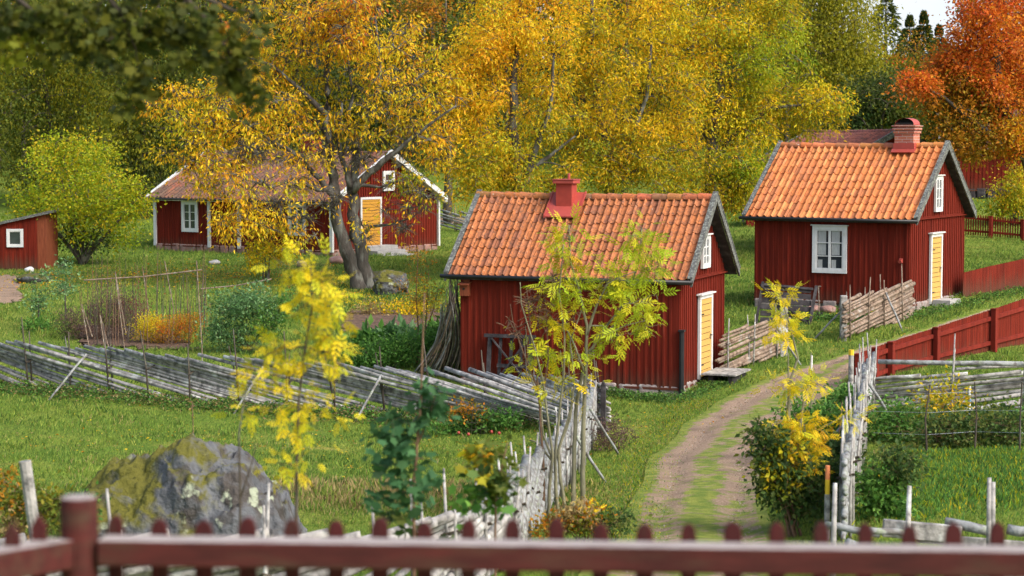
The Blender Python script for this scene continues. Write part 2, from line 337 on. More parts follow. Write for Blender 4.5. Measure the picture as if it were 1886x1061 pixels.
# ------------------------------------------------------------------ houses
def tiles(V, F_, Cc, x0, x1, eave, ridge, tw, ex, cols, hr=.062, flat=False):
    """pantiles between eave line (y,z) and ridge line (y,z), x from x0 to x1"""
    (ey, ez), (ry, rz) = eave, ridge
    d = Vector((0, ry - ey, rz - ez)); Ls = d.length; d.normalize(); nrm = Vector((1, 0, 0)).cross(d)
    if nrm.z < 0: nrm = -nrm
    hr = min(hr, tw * .27)
    nr = max(1, round(Ls / ex)); ex = Ls / nr; nc = max(1, round((x1 - x0) / tw)); tw = (x1 - x0) / nc
    T = [0, .12, .25, .38, .50, .60, .68, .76, .84, .92, 1.0]
    H = [-.1, -.30, -.40, -.36, -.2, .2, .7, 1.0, .95, .5, -.1]
    sagf = lambda x, v: -.035 * math.sin(math.pi * (x - x0) / (x1 - x0)) - .012 * math.sin(x * 2.1 + v * 1.3)
    for r in range(nr):
        for c in range(nc):
            slip = rnd(.02, .05) if random.random() < .03 else 0
            jz = rnd(-.006, .006); jx = rnd(-.006, .006); jt = rnd(-.006, .006); jv = rnd(-.010, .010) - slip; sg = sagf(x0 + c * tw, r * ex)
            k = len(V); n = len(T)
            for (v, lift) in ((r * ex - .03 + jv, .024), ((r + .5) * ex, .014), ((r + 1) * ex + .02, .002)):
                for t, h in zip(T, H):
                    p = Vector((x0 + (c + t) * tw + jx, ey, ez)) + d * v + nrm * (h * hr + lift + jz + sg + (t - .5) * jt)
                    V.append(tuple(p))
            for lf in (.0235, -.004):   # lip at the lower end
                for t, h in zip(T, H): V.append(tuple(Vector((x0 + (c + t) * tw + jx, ey, ez)) + d * (r * ex - .03 + jv) + nrm * (h * hr + lf + jz + sg + (t - .5) * jt)))
            col = random.choice(cols); b = rnd(.9, 1.1); col = tuple(min(1, q * b) for q in col)
            for a in range(2):
                for q in range(n - 1): F_.append((k + a * n + q, k + a * n + q + 1, k + (a + 1) * n + q + 1, k + (a + 1) * n + q)); Cc.append(col)
            for q in range(n - 1): F_.append((k + 4 * n + q, k + 4 * n + q + 1, k + 3 * n + q + 1, k + 3 * n + q)); Cc.append(col)
def window(root, o, ux, nrm, w, h, cols, rows, fr=.09, curtain=False, head=True, name='window'):
    """o = lower left corner on the wall; ux across; nrm outward"""
    o, ux, nrm = Vector(o), Vector(ux), Vector(nrm); uz = Vector((0, 0, 1))
    P = lambda a, b, c: o + ux * a + uz * b + nrm * c
    R = Matrix((ux, nrm, uz)).transposed()
    b = MB()
    for (a, z, W, H) in ((w / 2, fr / 2, w, fr), (w / 2, h - fr / 2, w, fr)): b.box(P(a, z, .03), (W, .06, H), R)
    for a in (fr / 2, w - fr / 2): b.box(P(a, h / 2, .032), (fr, .06, h - 2 * fr + .01), R)
    if head: b.box(P(w / 2, h + .015, .05), (w + .08, .11, .025), R)
    f = b.build('window', 'white', root)
    g = MB(); g.box(P(w / 2, h / 2, .006), (w - 2 * fr + .01, .008, h - 2 * fr + .01), R); g.build('pane', 'glass', f)
    s = MB(); iw, ih = w - 2 * fr, h - 2 * fr; sw = .035
    n_l = 2 if cols >= 2 else 1
    for i in range(n_l + 1):
        W = sw * (1.8 if 0 < i < n_l else 1); s.box(P(fr + iw * i / n_l + (sw / 2 if i == 0 else -sw / 2 if i == n_l else 0), h / 2, .032), (W, .034, ih), R)
    for z in (fr + sw / 2, h - fr - sw / 2): s.box(P(w / 2, z, .030), (iw, .03, sw), R)
    for j in range(1, rows): s.box(P(w / 2, fr + ih * j / rows, .028), (iw, .022, .022), R)
    s.build('sash', 'white', f)
    if curtain:
        c = MB()
        for k in range(n_l):
            a0 = fr + iw * k / n_l + .05; a1 = fr + iw * (k + 1) / n_l - .05
            for z0, z1, wd in ((fr + ih * .36, h - fr, .8), (fr + .02, fr + ih * .24, .45)):
                n = 9; pts = []
                for i in range(n + 1):
                    a = a0 + (a1 - a0) * i / n * wd; pts.append((P(a, z0, .0125 + .0015 * (i % 2)), P(a, z1, .0125 + .0015 * (i % 2))))
                for i in range(n): c.add([pts[i][0], pts[i + 1][0], pts[i + 1][1], pts[i][1]], [(0, 1, 2, 3)])
        c.build('curtain', 'curtain', f)
    return f
def house(name, label, loc, yaw, L, W, H, R, os_, og, tw, ex, cols, tmat='tile', wall='red', barge='barge', batt=.17, corner=None, gutter=True, found=.18, fmat='stone', soff='red', group=None, backtiles=True, tie=True, ridgecol=None):
    root = thing(name, label, 'house' if 'barn' not in name and 'shed' not in name else name.split('_')[-1], loc, -yaw, group)
    sl = R / (W / 2); zr = H + R
    zt = lambda y: H + y * sl - .13 if y <= W / 2 else H + (W - y) * sl - .13
    # stone foot
    b = MB(); n = int(L / .45)
    for i in range(n):
        b.box((-L + (i + .5) * L / n, .12 + rnd(-.03, .0), -.1 + rnd(-.02, .03)), (L / n * rnd(.8, 1.0), .3, .42 + found), Matrix.Rotation(rnd(-.1, .1), 3, 'Z') @ Matrix.Rotation(rnd(-.06, .06), 3, 'X'))
    n = int(W / .45)
    for i in range(n):
        b.box((-.12 - rnd(-.03, .0), (i + .5) * W / n, -.1 + rnd(-.02, .03)), (.3, W / n * rnd(.8, 1.0), .42 + found), Matrix.Rotation(rnd(-.1, .1), 3, 'Z'))
    b.box((-L / 2, W / 2, -.3), (L - .1, W - .1, .9))
    b.build('foundation', fmat, root, bevel=.04)
    z0 = found * .6
    # walls: core with gables
    wb = MB(); prof = [(0, z0), (W, z0), (W, zt(W)), (W / 2, zt(W / 2)), (0, zt(0))]
    wb.prism([(0, y, z) for y, z in prof], (0, 0, 0), (-L, 0, 0))
    x = -L + .06
    while x < -.04:
        wd = rnd(.035, .05); wb.box((x, -.011, (z0 + zt(0)) / 2 + .01), (wd, .022, zt(0) - z0 - rnd(.02, .04))); x += batt * rnd(.85, 1.15)
    y = .06
    while y < W - .04:
        wb.box((.011, y, (z0 + min(H - .2, zt(y))) / 2), (.022, rnd(.035, .05), min(H - .2, zt(y)) - z0 - .02))
        t = zt(y) - .0
        if t - (H - .1) > .1: wb.box((.030, y + .02, (H - .12 + t) / 2 - .02), (.022, rnd(.035, .05), t - (H - .12) - .06))
        y += batt * rnd(.85, 1.15)
    if tie:
        wb.prism([(.019, yy, zz) for yy, zz in ((0.02, H - .15), (W - .02, H - .15), (W / 2, zt(W / 2) - .03))], (0, 0, 0), (-.018, 0, 0))
        wb.box((.04, W / 2, H - .17), (.06, W + .02, .035))
    wb.box((-L / 2, -.02, z0 + .02), (L, .045, .05)); wb.box((.02, W / 2, z0 + .02), (.045, W, .05))
    wb.build('wall', wall, root)
    if corner:
        for (cx, cy) in corner:
            c = MB(); c.box((cx, cy, (z0 + zt(0)) / 2), (.15, .10, zt(0) - z0)); c.build('corner_board', 'white', root)
    # roof
    x0, x1 = -L - og, og
    V, Fc, Cc = [], [], []
    tiles(V, Fc, Cc, x0 + .05, x1 - .05, (-os_, H - os_ * sl), (W / 2, zr), tw, ex, cols)
    if backtiles: tiles(V, Fc, Cc, x0 + .05, x1 - .05, (W + os_, H - os_ * sl), (W / 2, zr), tw, ex, cols)
    roof = mesh_np('roof', V, [i for f in Fc for i in f], [len(f) for f in Fc], tmat, root, Cc, True)
    d = MB()
    for sgn in (0, 1):
        ye, yr = (-os_, W / 2) if sgn == 0 else (W + os_, W / 2)
        ze = H - os_ * sl
        d.prism([(x0 + .02, ye, ze - .085), (x0 + .02, yr, zr - .085), (x0 + .02, yr, zr - .125), (x0 + .02, ye, ze - .125)], (0, 0, 0), (x1 - x0 - .04, 0, 0))
    d.build('roof_deck', 'darkwood' if soff == 'red' else soff, roof)
    rc = MB(); nr = round((x1 - x0) / .36); st = (x1 - x0) / nr
    for i in range(nr):
        a = x0 + i * st; col = tuple(q * rnd(.8, 1.15) for q in random.choice(ridgecol or cols)); n = 8; vs = []
        for (xx, rad, dz) in ((a - .03, .125, .012), (a + st, .105, 0.0)):
            for k in range(n + 1):
                t = math.pi * (-.12 + 1.24 * k / n); vs.append((xx, W / 2 + math.cos(t) * rad, zr - .035 - .03 * math.sin(math.pi * (xx - x0) / (x1 - x0)) + dz + math.sin(t) * rad * .85))
        for k in range(n + 1):
            t = math.pi * (-.12 + 1.24 * k / n); vs.append((a - .03, W / 2 + math.cos(t) * .125, zr - .023 - .03 * math.sin(math.pi * (a - x0) / (x1 - x0)) + math.sin(t) * .106))
        for k in range(n + 1):
            t = math.pi * (-.12 + 1.24 * k / n); vs.append((a - .03, W / 2 + math.cos(t) * .10, zr - .045 + math.sin(t) * .085))
        m = n + 1
        rc.add(vs, [(k, k + 1, m + k + 1, m + k) for k in range(n)] + [(2 * m + k, 3 * m + k, 3 * m + k + 1, 2 * m + k + 1) for k in range(n)], col)
    rc.build('ridge_cap', tmat, roof, smooth=True)
    ze = H - os_ * sl; ey = -os_ - .05; fy = W + os_ + .05; th = .045
    nx, nz_ = -sl / math.hypot(1, sl), 1 / math.hypot(1, sl)
    for xx in (x1, x0):
        for sgn in (0, 1):
            yy0, zz0 = (ey, ze - .05 * sl) if sgn == 0 else (fy, ze - .05 * sl); yy1, zz1 = W / 2, zr
            bm = MB(); q = 1 if sgn == 0 else -1
            xa, xb = (xx - .005, xx + .04) if xx > 0 else (xx - .04, xx + .005)
            bm.prism([(xa, yy0, zz0 + .06), (xa, yy1, zz1 + .06 + .02), (xa, yy1, zz1 - .12), (xa, yy0, zz0 - .12)], (0, 0, 0), (xb - xa, 0, 0))
            xc, xd = (xx - .065, xx + .05) if xx > 0 else (xx - .05, xx + .065)
            bm.prism([(xc, yy0 - .01 * q, zz0 + .0625), (xc, yy1, zz1 + .0825), (xc, yy1, zz1 + .115), (xc, yy0 - .01 * q, zz0 + .095)], (0, 0, 0), (xd - xc, 0, 0))
            bm.build('barge_board', barge, roof)
    if gutter:
        g = MB(); g.tube([(x0 - .12, -os_ - .07, ze - .05), (x1 + .05, -os_ - .07, ze - .06)], .045, 8); g.build('gutter', 'black', roof, smooth=True)
    bpy.context.view_layer.update()
    return root, roof, sl, zt
OR = [(.38, .13, .045), (.42, .145, .05), (.33, .115, .042), (.37, .135, .055), (.26, .095, .045), (.40, .135, .042)]
OB = [(.48, .155, .042), (.53, .175, .048), (.44, .14, .040), (.49, .165, .055), (.56, .21, .065), (.38, .13, .045)]
OC = [(.13, .075, .05), (.16, .08, .05), (.11, .065, .045), (.18, .085, .05), (.13, .08, .055), (.22, .08, .045)]
def door(root, o, ux, nrm, w, h, knobside=1, head=True, mat='ochre'):
    o, ux, nrm = Vector(o), Vector(ux), Vector(nrm); uz = Vector((0, 0, 1)); R = Matrix((ux, nrm, uz)).transposed()
    P = lambda a, b, c: o + ux * a + uz * b + nrm * c
    b = MB(); z = .03
    while z < h - .02:
        s = rnd(.11, .15); s = min(s, h - z); b.box(P(w / 2, z + s / 2, .035 + rnd(0, .004)), (w, .03, s - .016), R); z += s
    dr = b.build('door', mat, root); b = MB(); b.box(P(w / 2, h / 2, .024), (w - .004, .02, h - .01), R)
    for zz in (.3, h - .35): b.box(P(.14 if knobside > 0 else w - .14, zz, .056), (.24, .008, .03), R)
    b.build('door_back', 'dark', dr)
    f = MB()
    for a in (-.045, w + .045): f.box(P(a, h / 2, .04), (.09, .06, h), R)
    f.box(P(w / 2, h + .045, .042), (w + .18, .06, .09), R)
    if head: f.box(P(w / 2, h + .105, .06), (w + .3, .13, .03), R)
    f.build('door_frame', 'white', dr)
    k = MB(); a = w - .08 if knobside > 0 else .08
    k.box(P(a, h * .5, .056), (.035, .012, .13), R); k.tube([P(a, h * .52, .05), P(a, h * .52, .1), P(a - knobside * .09, h * .52, .1)], .010, 6)
    k.build('handle', 'black', dr)
    return dr
# ---- front cottage
root, roof, sl, zt = house('cottage', 'nearest red cottage with a small square red chimney and bean poles leaning at its corner', at(1251, 729, 44.5), .366, 5.131, 3.69, 2.656, 1.626, .13, .284, .170, .285, OR, found=.2, batt=.15)
front = root
door(root, (.03, 1.38, .22), (0, 1, 0), (1, 0, 0), .88, 1.78, head=True)
window(root, (.055, 1.45, 2.68), (0, 1, 0), (1, 0, 0), .62, .74, 2, 3, .07)
c = MB()
cx = -3.18; cy = 3.69 / 2 - .22
c.box((cx, cy, 4.0), (.38, .36, 1.10)); ch = c.build('chimney', 'redplaster', root, label='square red plastered chimney')
c = MB(); c.box((cx, cy, 4.59), (.50, .48, .08)); c.box((cx, cy, 4.64), (.53, .51, .02)); c.tube([(cx + .06, cy, 4.63), (cx + .06, cy, 4.78)], .035, 6); c.build('chimney_cap', 'redsheet', ch, bevel=.008)
c = MB(); zf = lambda y: 2.656 + y * sl + .075
c.prism([(cx - .37, 1.2, zf(1.2)), (cx - .37, 1.80, zf(1.80)), (cx - .37, 1.80, zf(1.80) + .03), (cx - .37, 1.2, zf(1.2) + .03)], (0, 0, 0), (.78, 0, 0))
for q in (-.40, .40): c.prism([(cx + q, 1.18, zf(1.18)), (cx + q, 1.80, zf(1.80)), (cx + q, 1.80, zf(1.80) + .06), (cx + q, 1.18, zf(1.18) + .06)], (0, 0, 0), (.03, 0, 0))
c.build('flashing', 'redsheet', ch)
c = MB(); c.tube([(.06, -.03, .02), (.06, -.03, 1.42)], .055, 8); c.box((.06, -.03, 1.42), (.13, .13, .04)); c.build('downpipe_guard', 'black', root)
# door step stone / plank landing (rests on the ground)
def stone(name, label, px, py, wpx, hpx, mat='stone', cat='stone', seed=1, depth=1.0, group=None, sub=3, rough=.16, sink=.25, tilt=0):
    p = gp(px, py); k = p.y / F; w, h = wpx * k / 2, hpx * k
    import bmesh
    bm = bmesh.new(); bmesh.ops.create_icosphere(bm, subdivisions=sub, radius=1)
    from mathutils import noise
    r = random.Random(seed); o = Vector((r.uniform(0, 50), r.uniform(0, 50), r.uniform(0, 50)))
    for v in bm.verts:
        c = v.co.copy(); d = 1 + rough * 1.6 * noise.noise(c * 1.1 + o) + rough * .8 * noise.noise(c * 2.7 + o) + rough * .3 * noise.noise(c * 6 + o)
        c = c * d; c.x = max(-1.02, min(1.02, c.x)); v.co = Vector((c.x * w, c.y * w * depth, (c.z + 1 - sink) * h / (2 - sink)))
    bm.verts.ensure_lookup_table()
    V = [tuple(v.co) for v in bm.verts]; Fc = [tuple(v.index for v in f.verts) for f in bm.faces]; bm.free()
    o = mesh_np(name, V, [i for f in Fc for i in f], [len(f) for f in Fc], mat, None, None, sub < 4); o.location = (p.x, p.y, p.z - .03)
    return tag(o, label, cat, group)
def on(root, x, y): return root.matrix_world @ Vector((x, y, 0))
q = on(front, .55, 1.86)
t = thing('doorstep', 'low plank doorstep below the yellow door of the nearest cottage', 'doorstep', (q.x, q.y, float(GZ(q.x, q.y))), -.366)
for k in range(5):
    b = MB(); b.box((-.32 + .16 * k, 0, .20), (.15, 1.35, .035)); b.build('plank', 'greywood', t)
b = MB(); b.box((-.2, 0, .08), (.1, 1.2, .21)); b.box((.25, 0, .08), (.1, 1.2, .21)); b.build('bearer', 'darkwood', t)
# birdhouse on the wall
q = front.matrix_world @ Vector((-4.98, -.09, 2.18))
t = thing('birdhouse', 'small brown birdhouse high on the left end of the nearest cottage wall', 'birdhouse', q, -.366)
b = MB(); b.box((0, 0, 0), (.2, .15, .26)); b.build('box', 'redshed', t)
b = MB(); b.box((0, -.02, .15), (.26, .24, .025), Matrix.Rotation(.25, 3, 'X')); b.build('lid', 'redshed', t)
b = MB(); b.tube([(0, -.079, .03), (0, -.083, .03)], .026, 10); b.build('entrance_hole', 'dark', t)
b = MB(); b.box((0, .055, .20), (.16, .02, .30)); b.build('back_plate', 'redshed', t)
# ---- right cottage
root, roof, sl, zt = house('cottage', 'red cottage at right with bright orange tiles, a curtained white window and a brick chimney', at(1674, 574, 54.7), .518, 4.444, 4.73, 2.61, 1.82, .18, .24, .20, .315, OB, 'tilebright', found=.22, batt=.16, group=None)
rightc = root
door(root, (.03, 1.60, .1), (0, 1, 0), (1, 0, 0), .80, 1.82)
window(root, (.055, 1.80, 2.60), (0, 1, 0), (1, 0, 0), .60, .98, 2, 3, .08)
window(root, (-2.72, -.024, .96), (1, 0, 0), (0, -1, 0), .98, 1.28, 2, 3, .10, curtain=True)
cx, cy = -.92, 4.73 / 2
c = MB(); c.box((cx, cy, 4.52), (.54, .54, .90)); ch = c.build('chimney', 'brick', root, label='old brick chimney with a rounded sheet metal hood')
c = MB(); c.box((cx, cy, 4.77), (.60, .60, .06)); c.box((cx, cy, 4.86), (.64, .64, .06)); c.box((cx, cy, 4.94), (.68, .68, .03)); c.build('chimney_collar', 'brick', ch)
c = MB(); n = 10; vs = []
for yy in (-.27, .27):
    for k in range(n + 1):
        a = math.pi * k / n; vs.append((cx + .27 * math.cos(a) * -1, cy + yy, 4.95 + .04 + .17 * math.sin(a)))
vs += [(cx - .27, cy - .27, 4.95), (cx + .27, cy - .27, 4.95), (cx - .27, cy + .27, 4.95), (cx + .27, cy + .27, 4.95)]
m = n + 1
c.add(vs, [(k, k + 1, m + k + 1, m + k) for k in range(n)] + [(0, m, 2 * m + 2, 2 * m), (n, 2 * m + 1, 2 * m + 3, m + n)]); c.build('chimney_hood', 'redsheet', ch)
c = MB(); c.box((cx, cy, 4.98), (.50, .50, .1)); c.prism([(cx - .25 * math.cos(math.pi * k / 8), cy - .1, 4.99 + .16 * math.sin(math.pi * k / 8)) for k in range(9)], (0, 0, 0), (0, .2, 0)); c.build('flue_shade', 'dark', ch)  # flue top, plus a dark panel put in for the shade under the hood
c = MB(); c.box((cx, cy, 4.33), (.60, .60, .28)); c.box((cx, cy - .31, 4.28), (.66, .22, .03), Matrix.Rotation(math.atan(sl), 3, 'X')); c.build('flashing', 'redsheet', ch)
q = root.matrix_world @ Vector((.38, 2.0, 0)); 
o = MB().box((0, 0, .05), (.5, .9, .22)).build('doorstep', 'concrete'); o.location = (q.x, q.y, float(GZ(q.x, q.y))); o.rotation_euler.z = -.518; tag(o, 'small stone doorstep under the yellow door of the right cottage', 'doorstep')
q = root.matrix_world @ Vector((-.22, -.05, 1.35))
t = thing('wall_lamp', 'small red lamp on the long wall of the right cottage near its corner', 'lamp', q, -.518)
b = MB(); b.box((0, 0, 0), (.08, .1, .12)); b.build('housing', 'redsheet', t, bevel=.01); b = MB(); b.tube([(0, -.05, .0), (0, -.12, -.02)], [.03, .05], 8); b.build('shade', 'redsheet', t)
# ---- long house in the back left
root, roof, sl, zt = house('farmhouse', 'long red farmhouse with white corner boards and brown tiles behind the autumn tree', at(612, 473, 80.7), .63, 9.752, 6.671, 2.309, 1.752, .24, .282, .22, .3, OC, 'tileold', barge='bargewhite', batt=.16, corner=[(0.0, -.03), (-9.752, -.03), (-6.62, -.03), (.03, 6.671), (-4.95, -.03)], found=.28, fmat='redstone', gutter=True, soff='white', tie=False)
far = root
window(root, (-8.18, -.024, .78), (1, 0, 0), (0, -1, 0), .92, 1.28, 2, 3, .12)
window(root, (-2.25, -.024, .78), (1, 0, 0), (0, -1, 0), .92, 1.28, 2, 3, .12)
window(root, (.03, 3.05, 2.52), (0, 1, 0), (1, 0, 0), .72, .80, 1, 2, .12, head=False)
door(root, (.03, 1.72, .25), (0, 1, 0), (1, 0, 0), 1.12, 1.95, head=False, mat='ochredeep')
c = MB(); c.box((-4.0, 3.3, 4.15), (.6, .6, .9)); ch = c.build('chimney', 'redplaster', root, label='red chimney half hidden by leaves')
c = MB(); c.box((-4.0, 3.3, 4.63), (.75, .75, .08)); c.build('chimney_cap', 'redsheet', ch)
q = root.matrix_world @ Vector((.12, 6.75, 2.05))
t = thing('ball_lamp', 'round white ball lamp at the right eave of the long farmhouse', 'lamp', q)
import bmesh
def sphere(name, r, mat, parent, loc=(0, 0, 0), sub=3, sc=(1, 1, 1)):
    bm = bmesh.new(); bmesh.ops.create_icosphere(bm, subdivisions=sub, radius=r)
    V = [(v.co.x * sc[0] + loc[0], v.co.y * sc[1] + loc[1], v.co.z * sc[2] + loc[2]) for v in bm.verts]; Fc = [tuple(v.index for v in f.verts) for f in bm.faces]; bm.free()
    return mesh_np(name, V, [i for f in Fc for i in f], [3] * len(Fc), mat, parent, None, True)
q2 = sphere('globe', .11, 'white', t, (.18, 0, 0)); b = MB(); b.tube([(-.12, -.02, .12), (.10, 0, .12), (.18, 0, .09)], .018, 6); b.build('bracket', 'black', t)
q = root.matrix_world @ Vector((.62, 2.3, 0))
t = thing('stone_steps', 'three grey stone steps below the yellow door of the long farmhouse', 'steps', (q.x, q.y, 6 - 4.496 - .06), -.63)
for k in range(3):
    b = MB(); b.box((-.2 + .33 * k, -.0 + .12 * k, .42 - .17 * k - .085), (.62 + .02 * k, 1.75 + .12 * k, .17)); b.build('step', 'concrete', t, bevel=.012)
# ---- small shed at the far left
p = gp(86, 497); t = thing('shed', 'small red shed with a sloping grey roof and a square white window', 'shed', (p.x, p.y, p.z), 0)
Ls, Ds, Hl, Hr_ = 3.4, 1.9, 1.62, 2.02
zt2 = lambda x: Hr_ + (Hr_ - Hl) / 1.75 * x if x < 0 else Hr_
b = MB(); b.prism([(-Ls, 0, 0), (-.33, 0, 0), (-.33, 0, zt2(-.33)), (-Ls, 0, zt2(-Ls))], (0, 0, 0), (0, Ds, 0)); x = -Ls + .05
while x < -.36: b.box((x, -.01, zt2(x) / 2 + .02), (.045, .02, zt2(x) - .08)); x += rnd(.15, .19)
b.build('wall', 'red', t)
b = MB(); b.prism([(-.329, .02, 0), (0, .02, 0), (0, .02, Hr_ - .02), (-.329, .02, zt2(-.33) - .01)], (0, 0, 0), (0, Ds - .04, 0)); b.box((-.30, .01, .95), (.04, .02, 1.85)); b.build('door', 'redshed', t, label='faded brown end of the shed with its door boards')
b = MB(); b.prism([(-Ls - .2, -.15, zt2(-Ls - .2)), (.18, -.15, zt2(0) + .03), (.18, -.15, zt2(0) + .13), (-Ls - .2, -.15, zt2(-Ls - .2) + .10)], (0, 0, 0), (0, Ds + .3, 0)); b.build('roof', 'barge', t)
window(t, (-1.42, -.02, .82), (1, 0, 0), (0, -1, 0), .60, .66, 1, 1, .075, head=False)
# ---- barns behind
root, roof, sl, zt = house('barn', 'red barn whose gable shows behind the brick chimney of the right cottage', (at(1642, 236, 79).x - 2.05, 77.6, 6 - 4.2), math.radians(72), 7, 4.4, 3.5, 1.12, .3, .3, .25, .34, [(.25, .085, .06), (.29, .10, .07), (.21, .075, .06)], 'tileold', barge='barge', gutter=False, soff='darkwood', found=.15)
q = root.matrix_world @ Vector((.2, 2.2, 4.68))
t = thing('vent_pipe', 'shiny metal vent on the gable top of the barn behind the brick chimney', 'vent', q); b = MB(); b.tube([(0, 0, -.15), (0, 0, .15)], .09, 10); b.build('pipe', 'galv', t); b = MB(); b.tube([(0, 0, .15), (0, 0, .26)], [.15, .03], 10); b.build('hood', 'galv', t)
p = at(1765, 354, 92)
root, roof, sl, zt = house('barn', 'dark red barn under the flaming orange tree at the right edge', (p.x + 8, 93, 6 - 2.25), math.radians(8), 8.2, 5, 2.1, 1.6, .3, .3, .25, .34, OC, 'tileold', gutter=False, soff='darkwood', found=.03, fmat='darkwood')
# low red outbuilding between the cottages
p = gp(1372, 419)
t = thing('garden_shed', 'tiny red outbuilding seen between the two tiled cottages', 'shed', (p.x, p.y, p.z), -.1)
b = MB(); b.box((.9, .6, .35), (1.7, 1.2, .9)); x = .1
while x < 1.7: b.box((x, -.012, .35), (.04, .02, .86)); x += .17
b.build('wall', 'redfence', t); b = MB(); b.box((.9, .55, .85), (2.1, 1.6, .07), Matrix.Rotation(.1, 3, 'X')); b.build('roof', 'darkwood', t)
# ------------------------------------------------------------------ fences
def arc(path):
    P = [Vector((p[0], p[1])) for p in path]; S = [0]
    for a, b in zip(P, P[1:]): S.append(S[-1] + (b - a).length)
    def f(s):
        s2 = max(0, min(S[-1], s))
        for i in range(len(P) - 1):
            if s2 <= S[i + 1] + 1e-6:
                d = (P[i + 1] - P[i]).normalized(); return P[i] + d * (s2 - S[i]) + d * (s - s2), d
    return f, S[-1]
def jpole(b, a, c, r0, r1, n=7, wob=.02, seg=4):
    a, c = Vector(a), Vector(c); pts = []
    for i in range(seg + 1):
        t = i / seg; p = a.lerp(c, t); k = wob * math.sin(math.pi * t)
        pts.append(p + Vector((rnd(-k, k) * .5, rnd(-k, k) * .5, rnd(-k, k))))
    return b.tube(pts, [r0 + (r1 - r0) * i / seg for i in range(seg + 1)], n)
def pole_fence(label, path, H=1.0, L=5.0, gap=.42, post=1.15, pmat='greywood', smat='greywood', rad=.036, dirn=1, rise=(.25, .6), brace=(), stake_r=.02, extra=True, clip=.35, low=.06, name='pole_fence', lean=0):
    f, S = arc(path); p0, d0 = f(0)
    root = thing(name, label, 'fence', gnd(p0.x, p0.y)); O = Vector(root.location)
    def P(s, h, off=0):
        p, d = f(s); n = Vector((-d.y, d.x)); z = float(GZ(p.x + n.x * off, p.y + n.y * off)); return Vector((p.x + n.x * off, p.y + n.y * off, z + h)) - O
    s = -L + gap
    while s < S - .1:
        h0, h1 = H * rnd(.93, 1.06), low + rnd(-.03, .05)
        a, c = s + rnd(-.08, .08), s + L * rnd(.92, 1.04)
        ha = lambda q: h0 + (h1 - h0) * (q - a) / (c - a)
        qa, qc = max(a, -rnd(.05, clip)), min(c, S + rnd(.05, clip))
        if qc - qa > .4:
            r = rad * rnd(.8, 1.25); off = rnd(-.022, .022); b = MB()
            if dirn > 0: jpole(b, P(qa, ha(qa), off), P(qc, ha(qc), off), r, r * .7)
            else: jpole(b, P(S - qa, ha(qa), off), P(S - qc, ha(qc), off), r, r * .7)
            b.build('pole', pmat, root, smooth=True)
        s += gap * rnd(.75, 1.25)
    n = int(S / post)
    for i in range(n + 1):
        sp = i * post + rnd(-.08, .08)
        for side in (-1, 1):
            if side > 0 and random.random() < .25: continue
            b = MB(); top = H + rnd(*rise) * (1 if side < 0 else .6); ln = rnd(-.10, .10) + lean * rnd(.6, 1.4); pts = [P(sp, -.1, side * .06), P(sp + ln * .5, top * .5, side * .055), P(sp + ln, top, side * .07 + rnd(-.05, .05))]
            b.tube(pts, [stake_r * 1.2, stake_r, stake_r * .6], 6); b.build('stake', smat, root, smooth=True)
        b = MB()
        h = H * rnd(.5, .75); b.tube([P(sp - .03, h, -.09), P(sp + .03, h + .02, -.10), P(sp + .03, h + .07, .10), P(sp - .03, h + .05, .10), P(sp - .04, h + .01, -.085)], .011, 5)   # withy tie round the two stakes
        b.build('withy_tie', 'bark', root)
    for (sp, off) in brace:
        b = MB(); jpole(b, P(sp, H * .9, .08 * (1 if off > 0 else -1)), P(sp - .35, -.05, off), .028, .022); b.build('brace', 'whitepole', root, smooth=True)
    return root, P
path = lambda *px: [tuple(gp(*p))[:2] for p in px]
# long fence across the meadow
LF = path((-120, 690), (0, 713), (120, 722), (300, 740), (500, 755), (690, 768), (850, 772), (960, 778), (1050, 790), (1108, 800))
pole_fence('long grey roundpole fence running across the meadow from the left edge to the black gatepost', LF, 1.0, 5.2, .26, 1.12, rad=.040, lean=-.16, smat='bark', brace=((2.3, -1.0), (5.0, -1.0), (9.6, -.8), (12.3, -.7)), rise=(.25, .75))
# black slotted post pair at its right end
def slot_post(name, label, px, py, h, mat, w_=.22):
    p = gp(px, py); t = thing(name, label, 'post', (p.x, p.y, p.z), -.2)
    for s in (-.105, .105):
        b = MB(); b.prism([(s - .045, -.06, -.1), (s + .045, -.06, -.1), (s + .045, -.06, h - .02), (s + .0, -.06, h + .08), (s - .045, -.06, h - .02)], (0, 0, 0), (0, .12, 0)); b.build('upright', mat, t)
    for z in (.12, .36, .60, h - .12):
        b = MB(); b.box((0, 0, z), (.12, .10, .07)); b.build('rung', mat, t)
    return t
slot_post('gatepost', 'black slotted gatepost at the right end of the long pole fence', 1101, 806, 1.02, 'darkwood')
# pale fence coming towards the viewer, left of the track
NF = path((1092, 812), (1070, 860), (1040, 905), (1005, 950), (965, 1000), (940, 1050))
pole_fence('lichen-white roundpole fence coming downhill behind the tall ash clump', NF, .95, 3.2, .24, .9, 'whitepole', 'greywood', .052, brace=((3, .6), (8, .6)), rise=(.1, .45))
p1 = gp(940, 1050)
SF = [(p1.x, p1.y), tuple(at(700, 1000, 17.2))[:2], tuple(at(420, 1000, 16.8))[:2], tuple(at(150, 1000, 16.6))[:2], tuple(at(-100, 1000, 16.6))[:2]]
pole_fence('mossy grey pole fence just below the red picket fence, left half', SF, .80, 4.0, .30, 1.1, 'greywood', 'greywood', .045, rise=(.15, .5))
